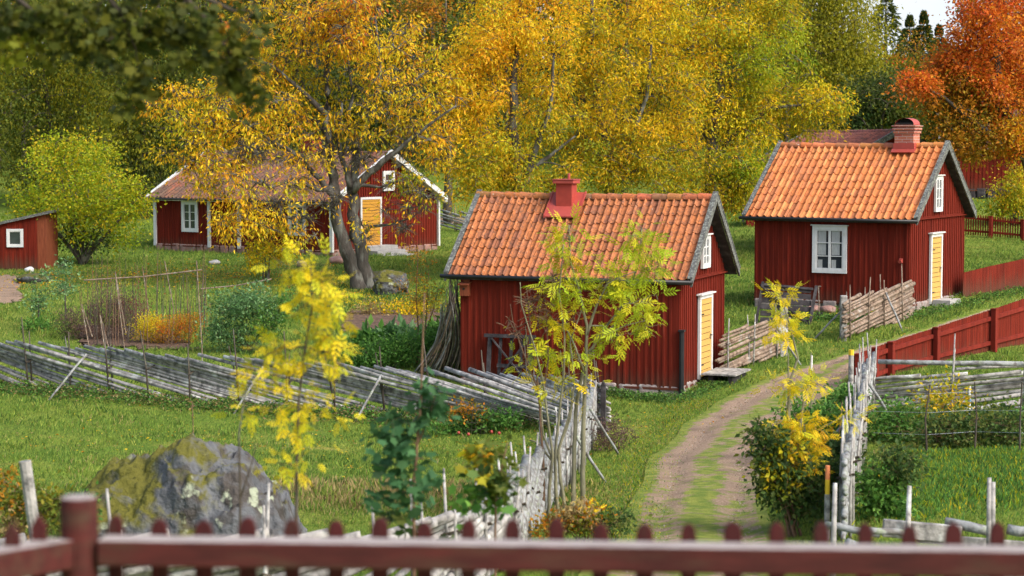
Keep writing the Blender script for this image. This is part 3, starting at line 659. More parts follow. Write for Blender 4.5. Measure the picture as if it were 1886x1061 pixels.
# right hand side, seen end on
EF = path((1592, 770), (1590, 820), (1580, 880), (1570, 940), (1555, 1000))
pole_fence('silvery roundpole fence seen end on, right of the dirt track', [tuple(gp(1606, 752))[:2]] + EF, 1.02, 4.6, .22, 1.0, 'whitepole', 'greywood', .045, brace=((3, -.9), (6, -1.0), (9, -.8), (4.5, .7)), rise=(.2, .6))
RF = path((1606, 762), (1700, 764), (1800, 763), (1900, 760), (1990, 757))
root, P = pole_fence('grey pole fence with long level rails behind the bramble thicket at right', RF, .80, 7.5, .85, 1.45, 'greywood', 'greywood', .045, rise=(.4, .8), dirn=-1)
b = MB(); jpole(b, P(0.1, 1.0, 0), P(2.9, .92, 0), .045, .05, 8); b.build('top_log', 'whitepole', root, smooth=True)
b = MB(); jpole(b, P(1.6, .86, .04), P(4.6, .93, .04), .03, .035, 8); b.build('top_log', 'greywood', root, smooth=True)
# low log fence at the bottom right
BF = [tuple(at(1540, 1000, 19.6))[:2], tuple(at(1700, 1000, 20))[:2], tuple(at(1886, 1000, 20))[:2], tuple(at(2000, 1000, 20))[:2]]
f, S = arc(BF); p0, _ = f(0); t = thing('log_fence', 'low fence of heavy grey logs at the bottom right, just above the red rail', 'fence', gnd(*p0)); O = Vector(t.location)
zrel = lambda px, py, D: at(px, py, D) - O
for (a, c, r0, r1, sq) in (((1626, 972, 20.0), (1770, 985, 20.0), .09, .07, 1), ((1600, 977, 19.8), (1672, 984, 19.9), .035, .035, 0), ((1740, 962, 20.2), (1830, 980, 20.1), .055, .05, 0), ((1855, 975, 20.1), (1960, 985, 20), .055, .05, 0), ((1690, 990, 20.1), (1960, 1012, 20), .05, .05, 1), ((1520, 968, 20.2), (1620, 985, 20), .04, .035, 0), ((1560, 1000, 19.6), (1700, 1050, 19.9), .05, .05, 0), ((1640, 1040, 19.9), (1960, 1062, 19.9), .05, .04, 0)):
    b = MB()
    if sq: b.bar(zrel(*a), zrel(*c), r0 * .8, r0 * 1.9)
    else: jpole(b, zrel(*a), zrel(*c), r0, r1)
    b.build('log', 'greywood' if sq else 'whitepole', t, smooth=not sq, bevel=.01 if sq else 0)
for px, py in ((1675, 895), (1822, 880), (1829, 888), (1538, 890)):
    a = zrel(px, py, 19.9); g = at(px, 1000, 19.9); b = MB(); b.tube([Vector((a.x + rnd(-.03, .03), a.y, float(GZ(g.x, 19.9)) - O.z - .1)), a], [.035, .022], 7); b.build('stake', 'greywood', t, smooth=True)
# small fences by the cottages
WF = path((1562, 628), (1590, 615), (1630, 602), (1668, 590), (1676, 586))
root, P = pole_fence('brown split pole fence in front of the right cottage, ending in a square grey post', WF, .98, 15, .95, 1.1, 'tanpole', 'tanpole', .045, rise=(.2, .7), brace=((2.2, -.7), (.2, .9)), dirn=-1, low=.05)
b = MB(); b.box(Vector((-.12, 0, .50)), (.16, .16, 1.22)); b.build('end_post', 'greywood', root, bevel=.015)
CF = path((1334, 690), (1370, 678), (1410, 666), (1442, 655))
root, P = pole_fence('short split pole fence between the nearest cottage and the post with a white sign', CF, .92, 13, .85, 1.1, 'tanpole', 'greywood', .045, rise=(.25, .6), brace=((2.0, -1.0),), dirn=-1, low=.05)
q = gp(1443, 656); b = MB(); b.box((q.x - root.location.x, q.y - root.location.y, .50 + q.z - root.location.z), (.17, .17, 1.3)); b.build('end_post', 'greywood', root, bevel=.015)
t = thing('notice_sign', 'white diamond notice fixed to the grey post behind the yellow sapling', 'sign', (q.x - .12, q.y - .14, q.z + .62), 0)
b = MB(); b.box((0, 0, 0), (.30, .015, .30), Matrix.Rotation(math.radians(52), 3, 'Y') @ Matrix.Rotation(.1, 3, 'X')); b.build('panel', 'sign', t)
b = MB(); b.bar((-.16, -.02, -.02), (.03, -.02, -.24), .012, .035); b.build('edge_strip', 'signblue', t)
FF = [tuple(at(790, 1, 94))[:2], tuple(at(850, 1, 93))[:2], tuple(at(900, 1, 92))[:2]]
pole_fence('distant pale pole fence between the long farmhouse and the nearest cottage', FF, .95, 5, .9, 1.4, 'whitepole', 'tanpole', .045, rise=(.2, .3), dirn=1)
# ------------------------------------------------------------------ red board fences
def red_fence(name, label, px_base, tops, solid=True, pitch=.1, bw=.08, mat='redfence', post=2.2, rails=(.2, .8), facing=-1, caps=False):
    G = [gp(*p) for p in px_base]; Hs = [max(.3, (p[1] - t) * g.y / F) for p, t, g in zip(px_base, tops, G)]
    root = thing(name, label, 'fence', G[0]); O = Vector(G[0])
    for i in range(len(G) - 1):
        a, c = G[i] - O, G[i + 1] - O; d = Vector((c.x - a.x, c.y - a.y, 0)); S = d.length; n = Vector((-d.y, d.x, 0)).normalized() * facing * (1 if d.x > 0 else -1)
        if n.y > 0: n = -n
        R = Matrix.Rotation(math.atan2(d.y, d.x), 3, 'Z'); b = MB(); k = max(2, int(S / pitch))
        for j in range(k):
            t = (j + .5) / k; h = Hs[i] * (1 - t) + Hs[i + 1] * t; p = a.lerp(c, t)
            if solid: b.box((p.x, p.y, p.z + h / 2 - .02), (S / k - .008, .022, h + .04 + rnd(-.01, .01)), R)
            else:
                q = MB(); q.box((p.x, p.y, p.z + h / 2 + .02), (bw, .02, h - .06), R); q.box((p.x, p.y, p.z + h + .0), (bw * .6, .018, .05), R); q.build('picket', mat, root)
        if solid: b.build('board_panel', 'red', root)
        for fr in rails:
            b = MB(); b.bar(Vector((a.x, a.y, a.z + Hs[i] * fr)) + n * .04, Vector((c.x, c.y, c.z + Hs[i + 1] * fr)) + n * .04, .055, .09, col=(1, 1, 1)); b.build('rail', mat, root)
        m = 0 if post > 50 else max(1, round(S / post))
        for j in range(m + (i == len(G) - 2) if m else 0):
            t = j / m; h = Hs[i] * (1 - t) + Hs[i + 1] * t; p = a.lerp(c, t) + n * .12
            b = MB(); b.box((p.x, p.y, p.z + h / 2 - .03), (.12, .12, h + .1), R); b.box((p.x, p.y, p.z + h + .03), (.15, .15, .03), R); b.build('post', mat, root)
    return root
red_fence('board_fence', 'solid red board fence with two rails and posts curving beside the dirt track at right', [(1571, 716), (1602, 706), (1632, 694), (1716, 672), (1822, 647), (1940, 620)], [654, 643, 632, 606, 571, 532], True, .10, post=3.2)
red_fence('board_fence', 'solid red board fence leading away right from the corner of the right cottage', [(1773, 549), (1830, 540), (1900, 528), (1990, 514)], [503, 489, 474, 455], True, .10, rails=(), post=99)
red_fence('picket_fence', 'distant red picket fence on the lawn right of the right cottage', [(1768, 434), (1826, 438), (1886, 443), (1945, 449)], [394, 400, 406, 412], False, .10, .05, rails=(.25, .85), post=3)
red_fence('picket_fence', 'far dark red picket fence seen between the two tiled cottages', [(1335, 393), (1370, 394), (1420, 395)], [350, 352, 355], False, .16, .08, rails=(.3, .8), post=4)
# ------------------------------------------------------------------ the near picket fence
A = at(147, 990, 5.95); Bq = at(1980, 1000, 5.80)
t = thing('picket_fence', 'out of focus dark red picket fence across the bottom of the view', 'fence', gnd(A.x, A.y)); O = Vector(t.location)
def rail_pt(px, py, D): return at(px, py, D) - O
for (a, c) in (((186, 996, 5.93), (2000, 1018, 5.78)),):
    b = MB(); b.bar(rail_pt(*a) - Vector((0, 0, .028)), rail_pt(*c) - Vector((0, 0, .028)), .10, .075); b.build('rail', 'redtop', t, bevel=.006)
    b = MB(); b.bar(rail_pt(*a) - Vector((0, 0, .62)), rail_pt(*c) - Vector((0, 0, .62)), .05, .09); b.build('rail', 'redfence', t, bevel=.006)
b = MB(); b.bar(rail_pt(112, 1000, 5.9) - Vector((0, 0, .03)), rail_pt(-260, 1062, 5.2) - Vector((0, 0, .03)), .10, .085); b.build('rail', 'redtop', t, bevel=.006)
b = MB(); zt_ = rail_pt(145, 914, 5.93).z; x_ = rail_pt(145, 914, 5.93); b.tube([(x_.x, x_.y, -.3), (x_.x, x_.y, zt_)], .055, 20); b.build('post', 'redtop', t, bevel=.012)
for i in range(23):
    px = 211 + 81.4 * i; D = 6.02 - .12 * i / 22; q = rail_pt(px, 950 + 14 * i / 22, D); hw = .024 * rnd(.9, 1.1); zz = q.z + rnd(-.012, .004); b = MB()
    b.prism([(q.x - hw, q.y, -.1), (q.x + hw, q.y, -.1), (q.x + hw, q.y, zz - .035), (q.x + hw * .75, q.y, zz - .012), (q.x, q.y, zz), (q.x - hw * .75, q.y, zz - .012), (q.x - hw, q.y, zz - .035)], (0, 0, 0), (0, .022, 0))
    b.build('picket', 'reddark', t, bevel=.003)
for (px, py, D) in ((70, 948, 5.85), (20, 962, 5.72), (-35, 975, 5.6)):
    q = rail_pt(px, py, D); hw = .022; b = MB(); b.prism([(q.x - hw, q.y, -.1), (q.x + hw, q.y, -.1), (q.x + hw, q.y, q.z - .035), (q.x, q.y, q.z), (q.x - hw, q.y, q.z - .035)], (0, 0, 0), (0, .022, 0)); b.build('picket', 'reddark', t, bevel=.003)
# ------------------------------------------------------------------ gates, posts and poles
q0 = front.matrix_world @ Vector((-4.36, -.30, 0)); q1 = front.matrix_world @ Vector((-3.38, -.30, 0)); g0 = float(GZ(q0.x, q0.y)) 
t = thing('wooden_gate', 'grey wooden gate with crossed braces leaning on the long wall of the nearest cottage', 'gate', (q0.x, q0.y, g0 + .05), -.366)
t.rotation_euler = (math.radians(-9), 0, -.366)
b = MB(); b.box((.47, 0, 1.14), (1.22, .07, .08)); b.build('top_rail', 'darkwood', t)
b = MB(); b.box((.47, 0.01, .12), (1.08, .06, .08)); b.build('bottom_rail', 'darkwood', t)
b = MB(); b.box((.62, .02, .48), (.85, .04, .08)); b.build('middle_rail', 'darkwood', t)
for x in (.0, .24, .50, .74, .98):
    b = MB(); b.box((x, 0 if x in (0, .98) else .045, .56), (.09 if x in (0, .98) else .07, .05 if x in (0, .98) else .03, 1.12)); b.build('upright', 'darkwood', t)
for a, c in (((.05, -.035, 1.08), (.93, -.035, .15)), ((.93, -.07, 1.08), (.25, -.07, .15))):
    b = MB(); b.bar(a, c, .03, .07, up=(0, 1, 0)); b.build('brace', 'darkwood', t)
q = at(1394, 600, 54.2); p = gp(1398, 597); p2 = gp(1492, 594)
t = thing('wooden_gate', 'dark weathered gate of broad slats propped below the window of the right cottage', 'gate', p + Vector((0, 0, .05)), math.atan2(p2.y - p.y, p2.x - p.x) * .3 - .12)
t.rotation_euler.x = math.radians(-14)
gw = (p2 - p).length * .98
for k in range(6):
    b = MB(); b.bar((.03, .0, .06 + .175 * k), (gw, .0, .0 + .165 * k), .035, .13); b.build('slat', 'darkwood', t)
b = MB(); b.bar((0.12, -.04, .98), (gw + .05, -.04, .86), .06, .06); b.build('top_rail', 'darkwood', t)
b = MB(); b.bar((-.08, -.06, -.05), (.10, -.02, 1.05), .07, .08, up=(0, 1, 0)); b.build('upright', 'darkwood', t)
b = MB(); b.bar((gw - .05, -.06, -.10), (gw + .14, -.02, .95), .08, .09, up=(0, 1, 0)); b.build('upright', 'darkwood', t)
b = MB(); b.bar((.05, -.09, .93), (gw - .1, -.09, -.05), .04, .09, up=(0, 1, 0)); b.build('brace', 'darkwood', t)
p = gp(1510, 588); t = thing('spade', 'spade with a pale wooden handle standing beside the slatted gate', 'spade', p + Vector((0, .1, 0)), -.3)
b = MB(); b.tube([(0, 0, .0), (-.03, 0, .82)], .016, 6); b.build('shaft', 'tanpole', t); b = MB(); b.tube([(-.10, 0, .84), (.04, 0, .84)], .015, 6); b.build('handle', 'tanpole', t); b = MB(); b.box((0, 0, .06), (.16, .02, .2)); b.build('blade', 'darkwood', t)
# bean poles stacked against the corner of the near cottage
p = gp(800, 690); t = thing('pole_stack', 'bundle of long bean poles leaning against the left corner of the nearest cottage', 'poles', p)
top = front.matrix_world @ Vector((-5.22, -.05, 2.42)); T = top - p
for k in range(64):
    u_ = rnd(-.55, .55); b = MB(); x = u_; foot = Vector((x * 1.0 - .0, rnd(-.3, .5), -.02)); hd = T + Vector((rnd(-.16, .06), rnd(-.1, .5), rnd(-.6, .12)))
    if k % 3: hd = foot.lerp(hd, rnd(.7, 1.0))
    mid = foot.lerp(hd, .5) + Vector((.16 + rnd(-.03, .03), 0, -.05)); b.tube([foot, foot.lerp(mid, .5) + Vector((.03, 0, 0)), mid, mid.lerp(hd, .5) + Vector((.02, 0, 0)), hd], [.016, .015, .013, .011, .008], 6); b.build('pole', random.choice(['ashbark', 'greywood', 'tanpole', 'bark']), t, smooth=True)
# markers
def marker(label, px, py, h, parts, name='marker_post', cat='post', D=None, r=.035):
    p = gp(px, py) if D is None else gnd(at(px, py, D).x, D); t = thing(name, label, cat, p)
    z = -.1
    for nm, dz, mt, rr2 in parts:
        b = MB(); b.tube([(0, 0, z), (0, 0, z + dz)], rr2, 9); b.build(nm, mt, t, smooth=False); z += dz
    return t
marker('round post with an orange top and yellow band by the dirt track', 1523, 1000, 1, (('shaft', .66, 'greywood', .034), ('yellow_band', .17, 'yellow', .028), ('orange_tip', .16, 'orange', .027)), D=23.5)
marker('grey post with a faded yellow tip at the end of the red board fence', 1567, 735, 1, (('shaft', 1.0, 'greywood', .055), ('painted_tip', .11, 'yellow', .056)))
marker('thin dark stake with a white tip beside the dirt track', 1494, 722, 1, (('shaft', .55, 'bark', .018), ('white_tip', .32, 'white', .026)))
marker('white electric fence post standing in the brambles', 1785, 775, 1, (('shaft', .45, 'white', .024), ('insulator', .05, 'signblue', .034), ('tip', .25, 'white', .02)))
marker('leaning grey stake rising behind the corner post of the red picket fence', 92, 1010, 1, (('shaft', 1.62, 'greywood', .048),), D=16.0).rotation_euler = (0, math.radians(-7), 0)
# wire fence in the right hand meadow
t = thing('wire_fence', 'thin wire fence on crooked posts across the right hand meadow', 'fence', gp(1600, 838)); O = Vector(t.location); W0 = [gp(1608, 838), gp(1708, 842), gp(1795, 835), gp(1878, 838), gp(1960, 840)]
for k, q in enumerate(W0[1:-1]):
    b = MB(); b.tube([q - O - Vector((0, 0, .1)), q - O + Vector((rnd(-.05, .05), 0, .6)), q - O + Vector((rnd(-.04, .04), 0, 1.15))], [.018, .014, .011], 6); b.build('post', 'bark', t)
for h in (.35, .7, 1.0):
    b = MB(); b.tube([q - O + Vector((0, 0, h)) for q in W0], .0018, 4); b.build('wire', 'galv', t)
# fallen branch and compost cage
p = gp(715, 778); t = MB(); jpole(t, (-.35, 0, .05), (.5, .05, .09), .028, .02); o = t.build('fallen_branch', 'whitepole', smooth=True); o.location = p; tag(o, 'short pale branch lying in the grass below the long fence', 'branch')
p = gp(873, 800); t = thing('compost_cage', 'round rusty wire cage with fallen fruit in the meadow', 'cage', p)
b = MB()
for k in range(14): a = k * math.tau / 14; b.tube([(.22 * math.cos(a), .22 * math.sin(a), 0), (.22 * math.cos(a) + rnd(-.03, .03), .22 * math.sin(a), .5)], .006, 4)
for z in (.1, .25, .4, .5): b.tube([(.22 * math.cos(k * math.tau / 14), .22 * math.sin(k * math.tau / 14), z) for k in range(15)], .006, 4)
b.build('wire_mesh', 'bark', t)
for k, (x, y) in enumerate(((-.3, -.3), (.35, -.2), (.5, -.35), (.2, .1), (-.1, -.5))):
    o = sphere('apple', .035, 'redsheet', None, (0, 0, 0), 2); o.location = gnd(p.x + x, p.y + y, .07); tag(o, 'red apple lying in the grass by the wire cage', 'apple', 'apples by the wire cage')
# ------------------------------------------------------------------ rocks
def boulder():
    from mathutils import noise
    p = gp(350, 1003); k = p.y / F; w_, h_, dd = 190 * k, 196 * k, 1.05
    prof = [(-1.2, -.15), (-1.1, .3), (-1.0, .55), (-.84, .70), (-.7, .76), (-.55, .82), (-.4, .84), (-.25, .88), (-.08, .94), (.04, 1.03), (.16, .97), (.28, .90), (.48, .88), (.62, .78), (.77, .66), (.9, .50), (.98, .30), (1.05, -.15)]
    a, b_ = zip(*prof); nx, ny = 200, 120; V = []
    for j in range(ny + 1):
        v = -1 + 2 * j / ny
        for i in range(nx + 1):
            u_ = -1.2 + 2.26 * i / nx; q = Vector((u_ * w_, v * dd, 0))
            sh = u_ + .10 * noise.noise(Vector((u_ * 2, v * 2.2, 4)))
            f = max(0.0, 1 - abs(v + .12 * math.sin(u_ * 3)) ** 2.1) ** .62; z = float(np.interp(sh, a, b_)) * f
            P = Vector((q.x * 1.5, q.y * 1.5, z * 1.8)); z += (noise.noise(P * 1.3) * .10 - abs(noise.noise(P * 1.9 + Vector((9, 2, 1)))) * .15 - abs(noise.noise(Vector((P.x * 3 + P.z * 2, P.y * 3, 2)))) * .07 + noise.noise(P * 8) * .035 + noise.noise(P * 19) * .014 + .05) * min(1, f * 2)
            if abs(v) > .985 or i in (0, nx): z = -.3
            V.append((q.x + .05 * noise.noise(P * 2.2 + Vector((5, 5, 5))), q.y + .08 * noise.noise(P * 2 + Vector((1, 8, 3))), z * h_))
    Fc = [(j * (nx + 1) + i, j * (nx + 1) + i + 1, (j + 1) * (nx + 1) + i + 1, (j + 1) * (nx + 1) + i) for j in range(ny) for i in range(nx)]
    o = mesh_np('boulder', V, [i for f in Fc for i in f], [4] * len(Fc), 'rock', None, None, True); o.location = p; tag(o, 'great mossy grey boulder in the meadow at lower left', 'boulder')
boulder()
stone('boulder', 'rounded pinkish grey boulder at the foot of the big autumn tree', 720, 543, 70, 46, 'rock', 'boulder', 5, .9, sub=4, rough=.2)
stone('rock', 'flat brown rock beside the stone steps of the farmhouse', 622, 486, 34, 16, 'redstone', 'rock', 6)
stone('rock', 'pale lichened rock in the grass left of the autumn tree trunk', 556, 492, 18, 14, 'stone', 'rock', 8)
stone('rock', 'flat pale stone in the grass before the farmhouse wall', 395, 487, 22, 10, 'concrete', 'rock', 9)
stone('rock', 'white stone lying on the mossy mound by the small shed', 54, 502, 17, 12, 'white', 'rock', 10, sink=.1)
stone('mossy_mound', 'low mossy mound of earth and stones by the small shed', 62, 520, 62, 18, 'rock', 'mound', 11)
stone('rock', 'mossy ledge of rock behind the rounded boulder under the autumn tree', 700, 515, 60, 18, 'rock', 'rock', 12)
for i, (x, y, s) in enumerate(((1500, 574, 26), (1525, 575, 30), (1556, 574, 24), (1590, 577, 22))): stone('foundation_stone', ('leftmost', 'second from left', 'third from left', 'rightmost')[i] + ' of the four rounded foot stones along the right cottage wall', x, y, s, s * .5, 'redstone', 'stone', 20 + i, group='foot stones along the right cottage')
# ------------------------------------------------------------------ plants
def T_oval(w=.5, n=1): return [np.array([(0, 0, 0), (w / 2, .42, .05), (0, 1, -.03), (-w / 2, .42, .05)])]
def T_pinnate(k=4, w=.055, l=.40):
    out = []
    for i in range(k):
        y = .18 + .72 * i / k
        for s in (-1, 1):
            dx, dy = s * math.cos(.75), math.sin(.75); b_ = np.array([0, y, 0]); d = np.array([dx, dy, -.18]) * l * (1 - .25 * abs(i - k / 2) / k); n = np.array([-dy * s, dx * s, 0]) * w
            out.append(np.array([b_, b_ + d * .5 + n, b_ + d, b_ + d * .5 - n]))
    out.append(np.array([(0, .82, 0), (w, 1.0, 0), (0, 1.25, -.05), (-w, 1.0, 0)]))
    out.append(np.array([(-.008, 0, 0), (.008, 0, 0), (.006, .85, 0), (-.006, .85, 0)]))
    return out
def T_maple():
    a = [(0, 0), (.16, .10), (.48, .02), (.36, .22), (.62, .50), (.36, .50), (.30, .62), (.12, .62), (0, 1.0), (-.12, .62), (-.30, .62), (-.36, .50), (-.62, .50), (-.36, .22), (-.48, .02), (-.16, .10)]
    return [np.array([(x * .95, y, .06 * abs(x)) for x, y in a])]
PINW = T_pinnate(3, .075, .42)
OVAL, SLIM, PIN, MAPLE, BLADE = T_oval(.55), T_oval(.34), T_pinnate(), T_maple(), [np.array([(-.06, 0, 0), (.06, 0, 0), (.02, .6, .04), (.10, 1.0, .22)])]
def leaf_mesh(name, C, Yd, size, tmpl, col, parent=None, off=None, mat='leaf', flat=.0):
    N = len(C); Yd = Yd / (np.linalg.norm(Yd, axis=1, keepdims=True) + 1e-9)
    R = RNG.normal(size=(N, 3)); 
    if flat: R[:, 2] += flat * np.sign(R[:, 2] + 1e-6) * 0; Zt = np.tile([0, 0, 1.0], (N, 1)) * flat + R; X = np.cross(Yd, Zt)
    else: X = np.cross(Yd, R)
    X /= (np.linalg.norm(X, axis=1, keepdims=True) + 1e-9); Z = np.cross(X, Yd)
    Vs, idx, sizes, cols = [], [], [], []; base = 0
    for p in tmpl:
        k = len(p); V = C[:, None] + size[:, None, None] * (p[None, :, 0:1] * X[:, None] + p[None, :, 1:2] * Yd[:, None] + p[None, :, 2:3] * Z[:, None])
        Vs.append(V.reshape(-1, 3)); idx.append(np.arange(N * k) + base); sizes.append(np.full(N, k)); cols.append(col); base += N * k
    return mesh_np(name, np.concatenate(Vs), np.concatenate(idx), np.concatenate(sizes), mat, parent, np.concatenate(cols), False, off)
PAL = dict(
    yellow=[(.80, .56, .012), (.88, .64, .02), (.66, .52, .015), (.48, .46, .02), (.80, .44, .012), (.36, .40, .02)],
    gold=[(.88, .55, .015), (.92, .62, .03), (.86, .46, .012), (.72, .55, .02), (.86, .40, .02), (.52, .48, .02)],
    orange=[(.70, .24, .012), (.74, .34, .012), (.66, .14, .015), (.72, .40, .015), (.5, .34, .02)],
    yelgreen=[(.44, .38, .012), (.36, .36, .014), (.56, .40, .012), (.26, .30, .015), (.66, .40, .012)],
    amber=[(.74, .52, .014), (.52, .44, .015), (.78, .44, .014), (.40, .38, .018), (.26, .28, .02), (.84, .56, .014)],
    olive=[(.11, .15, .018), (.14, .18, .02), (.08, .12, .015), (.19, .21, .02), (.24, .22, .018)],
    oliveyel=[(.26, .26, .014), (.33, .31, .015), (.20, .22, .012), (.40, .34, .015)],
    dark=[(.055, .085, .015), (.075, .105, .016), (.045, .07, .014), (.09, .10, .015)],
    redor=[(.68, .17, .02), (.74, .24, .02), (.62, .11, .02), (.72, .30, .02), (.60, .20, .03)],
    rust=[(.55, .20, .015), (.48, .22, .015), (.34, .22, .015), (.24, .20, .015), (.60, .26, .02)],
    lime=[(.36, .42, .015), (.28, .38, .015), (.48, .44, .015), (.60, .44, .015), (.20, .30, .014), (.44, .46, .02)],
    bright=[(.80, .64, .015), (.84, .68, .03), (.74, .54, .012), (.56, .56, .02)],
    limey=[(.42, .50, .02), (.52, .54, .02), (.34, .46, .02), (.60, .54, .02)],
    green=[(.09, .22, .035), (.12, .28, .045), (.06, .16, .03), (.17, .33, .06)],
    teal=[(.05, .13, .045), (.06, .16, .06), (.08, .19, .07), (.04, .10, .035)],
    shrub=[(.05, .10, .022), (.07, .13, .03), (.10, .17, .035), (.04, .08, .02), (.16, .19, .04)],
    bough=[(.07, .085, .012), (.10, .115, .014), (.05, .07, .012), (.14, .14, .014)],
    dead=[(.16, .09, .08), (.11, .07, .06), (.20, .13, .10), (.09, .06, .05)],
    purple=[(.22, .03, .06), (.16, .03, .04)],
    dry=[(.40, .30, .12), (.34, .22, .09), (.46, .36, .16), (.28, .20, .08)],
    grape=[(.12, .25, .08), (.17, .32, .12), (.26, .42, .18), (.07, .16, .05)],
)
def pcol(pal, n, bias=None):
    P = np.array(PAL[pal]); k = RNG.integers(0, len(P), n)
    if bias is not None: m = RNG.random(n) < .5; k[m] = bias % len(P)
    return np.clip(P[k] * RNG.uniform(.8, 1.18, (n, 1)), 0, .9)
def plant(name, label, cat, base, lobes, D=None, stems=(), lpc=60, cr=.5, cz=.8, ls=.12, tmpl=OVAL, bark='bark', droop=.6, group=None, trunk_r=.2, twigs=3, twr=.012, auto=0, shell=2.2, cname='crown', sides=6, jit=.35, bare=0, limbcap=.4, flat=0, sag=-.12):
    b0 = gp(*base) if D is None else gnd(at(base[0], base[1], D).x, D)
    D0 = b0.y; root = thing(name, label, cat, b0, 0, group)
    tr, br = MB(), MB(); NP, NR = [], []
    def addst(pts, r0, r1, mb):
        pts = [Vector(p) for p in pts]; n = len(pts); rad = [r0 + (r1 - r0) * (i / (n - 1)) ** .8 for i in range(n)]
        fine, fr = [], []
        for i in range(n - 1):
            for k in range(3):
                t = k / 3; fine.append(pts[i].lerp(pts[i + 1], t) + (Vector((rnd(-1, 1), rnd(-1, 1), rnd(-.5, .5))) * rad[i] * jit if (k or i) else Vector())); fr.append(rad[i] + (rad[i + 1] - rad[i]) * t)
        fine.append(pts[-1]); fr.append(rad[-1]); mb.tube([p - b0 for p in fine], fr, 9 if mb is tr else sides)
        for p, r in zip(fine, fr): NP.append(tuple(p)); NR.append(r)
    for i, st in enumerate(stems):
        pts, r0, r1 = st[0], st[1], st[2]; dD = st[3] if len(st) > 3 else 0
        w_ = [at(x, y, D0 + dD * j / max(1, len(pts) - 1)) for j, (x, y) in enumerate(pts)]
        if i == 0 or (len(st) > 4): w_[0] = Vector((w_[0].x, w_[0].y, min(w_[0].z, float(GZ(w_[0].x, w_[0].y)) - .05)))
        addst(w_, r0, r1, tr)
    if not stems:
        mz = max(l[1] for l in lobes); top = min(l[1] - l[3] * .3 for l in lobes)
        for k in range(max(1, auto)):
            l = lobes[k % len(lobes)]; tgt = at(l[0] + rnd(-.5, .5) * l[2] * (1 if auto > 1 else 0), l[1], D0 + (rnd(-.3, .3) * l[2] * D0 / F if auto > 1 else 0))
            st = b0 + (Vector((rnd(-.12, .12), rnd(-.12, .12), -.05)) if auto > 1 else Vector((0, 0, -.05)))
            addst([st, st.lerp(tgt, .3) + Vector((0, 0, .1)), st.lerp(tgt, .65) + Vector((0, 0, .05)), tgt], trunk_r, trunk_r * .3, tr)
    cl = []
    for L in lobes:
        px, py, rx, rz, n, pal = L[:6]; dD = L[6] if len(L) > 6 else 0; ry = L[7] if len(L) > 7 else min(rx, rz * 1.3) * D0 / F
        c = at(px, py, D0 + dD); k = D0 / F
        for _ in range(n):
            v = RNG.normal(size=3); v /= np.linalg.norm(v); r = RNG.random() ** (1 / shell); q = Vector((c.x + v[0] * r * rx * k, c.y + v[1] * r * ry, c.z + v[2] * r * rz * k))
            if q.z > float(GZ(q.x, q.y)) + cr * .3: cl.append((q, pal))
    A = np.array(NP); cl.sort(key=lambda q: float(((A - np.array(tuple(q[0]))) ** 2).sum(1).min()))
    C, Y, S, K = [], [], [], []
    for q, pal in cl:
        A = np.array(NP); dv = A - np.array(tuple(q)); dd = np.sqrt((dv ** 2).sum(1)) + np.where(dv[:, 2] > .3, dv[:, 2] * .8, 0); i = int(dd.argmin()); a = Vector(NP[i]); L_ = (q - a).length
        if L_ > .08:
            r0 = min(NR[i] * .62, max(twr * 1.2, .014 * L_ + twr)); mid = a.lerp(q, .5) + Vector((rnd(-.12, .12) * L_, rnd(-.12, .12) * L_, -sag * L_))
            pts = [a, a.lerp(mid, .55) + Vector((0, 0, .03 * L_)), mid, mid.lerp(q, .5) + Vector((rnd(-.05, .05) * L_, 0, .02 * L_)), q]; rs = [r0, r0 * .85, r0 * .65, r0 * .5, max(twr * .5, r0 * .35)]
            br.tube([p - b0 for p in pts], rs, sides - 1)
            for p, r in zip(pts[1:], rs[1:]): NP.append(tuple(p)); NR.append(r)
        isb = pal.startswith('bare:'); pal = pal[5:] if isb else pal
        for _ in range(twigs * (3 if isb else 1)):
            d = Vector((rnd(-1, 1), rnd(-1, 1), rnd(-.7, .6))) * cr * 1.1; m = q + d * .5 + Vector((0, 0, .08 * cr)); tq = .6 if isb else 1; br.tube([q - b0, m - b0, q + d - b0], [twr * .6 * tq, twr * .45 * tq, twr * .2 * tq], 3, cap=False)
        n = int(lpc * rnd(.7, 1.3) * (.14 if isb else 1))
        if bare and random.random() < bare: n = int(n * .12)
        o = RNG.normal(size=(n, 3)) * np.array([cr, cr, cr * cz]) * .55; cc = np.array(tuple(q)) + o
        y = o / (cr * .6) * .5 + RNG.normal(size=(n, 3)) * .6; y[:, 2] -= droop
        C.append(cc); Y.append(y); S.append(ls * RNG.uniform(.55, 1.35, n)); K.append(pcol(pal, n, int(RNG.integers(0, 50))))
    tr.build('trunk' if trunk_r > .06 else 'stem', bark, root, smooth=True)
    if br.v: br.build('branch' if trunk_r > .06 else 'twig', bark, root, smooth=True)
    if C:
        C, Y, S, K = map(np.concatenate, (C, Y, S, K)); g = GZ(C[:, 0], C[:, 1]); ok = C[:, 2] > g + .02
        leaf_mesh(cname, C[ok], Y[ok], S[ok], tmpl, K[ok], root, b0, flat=flat)
    return root
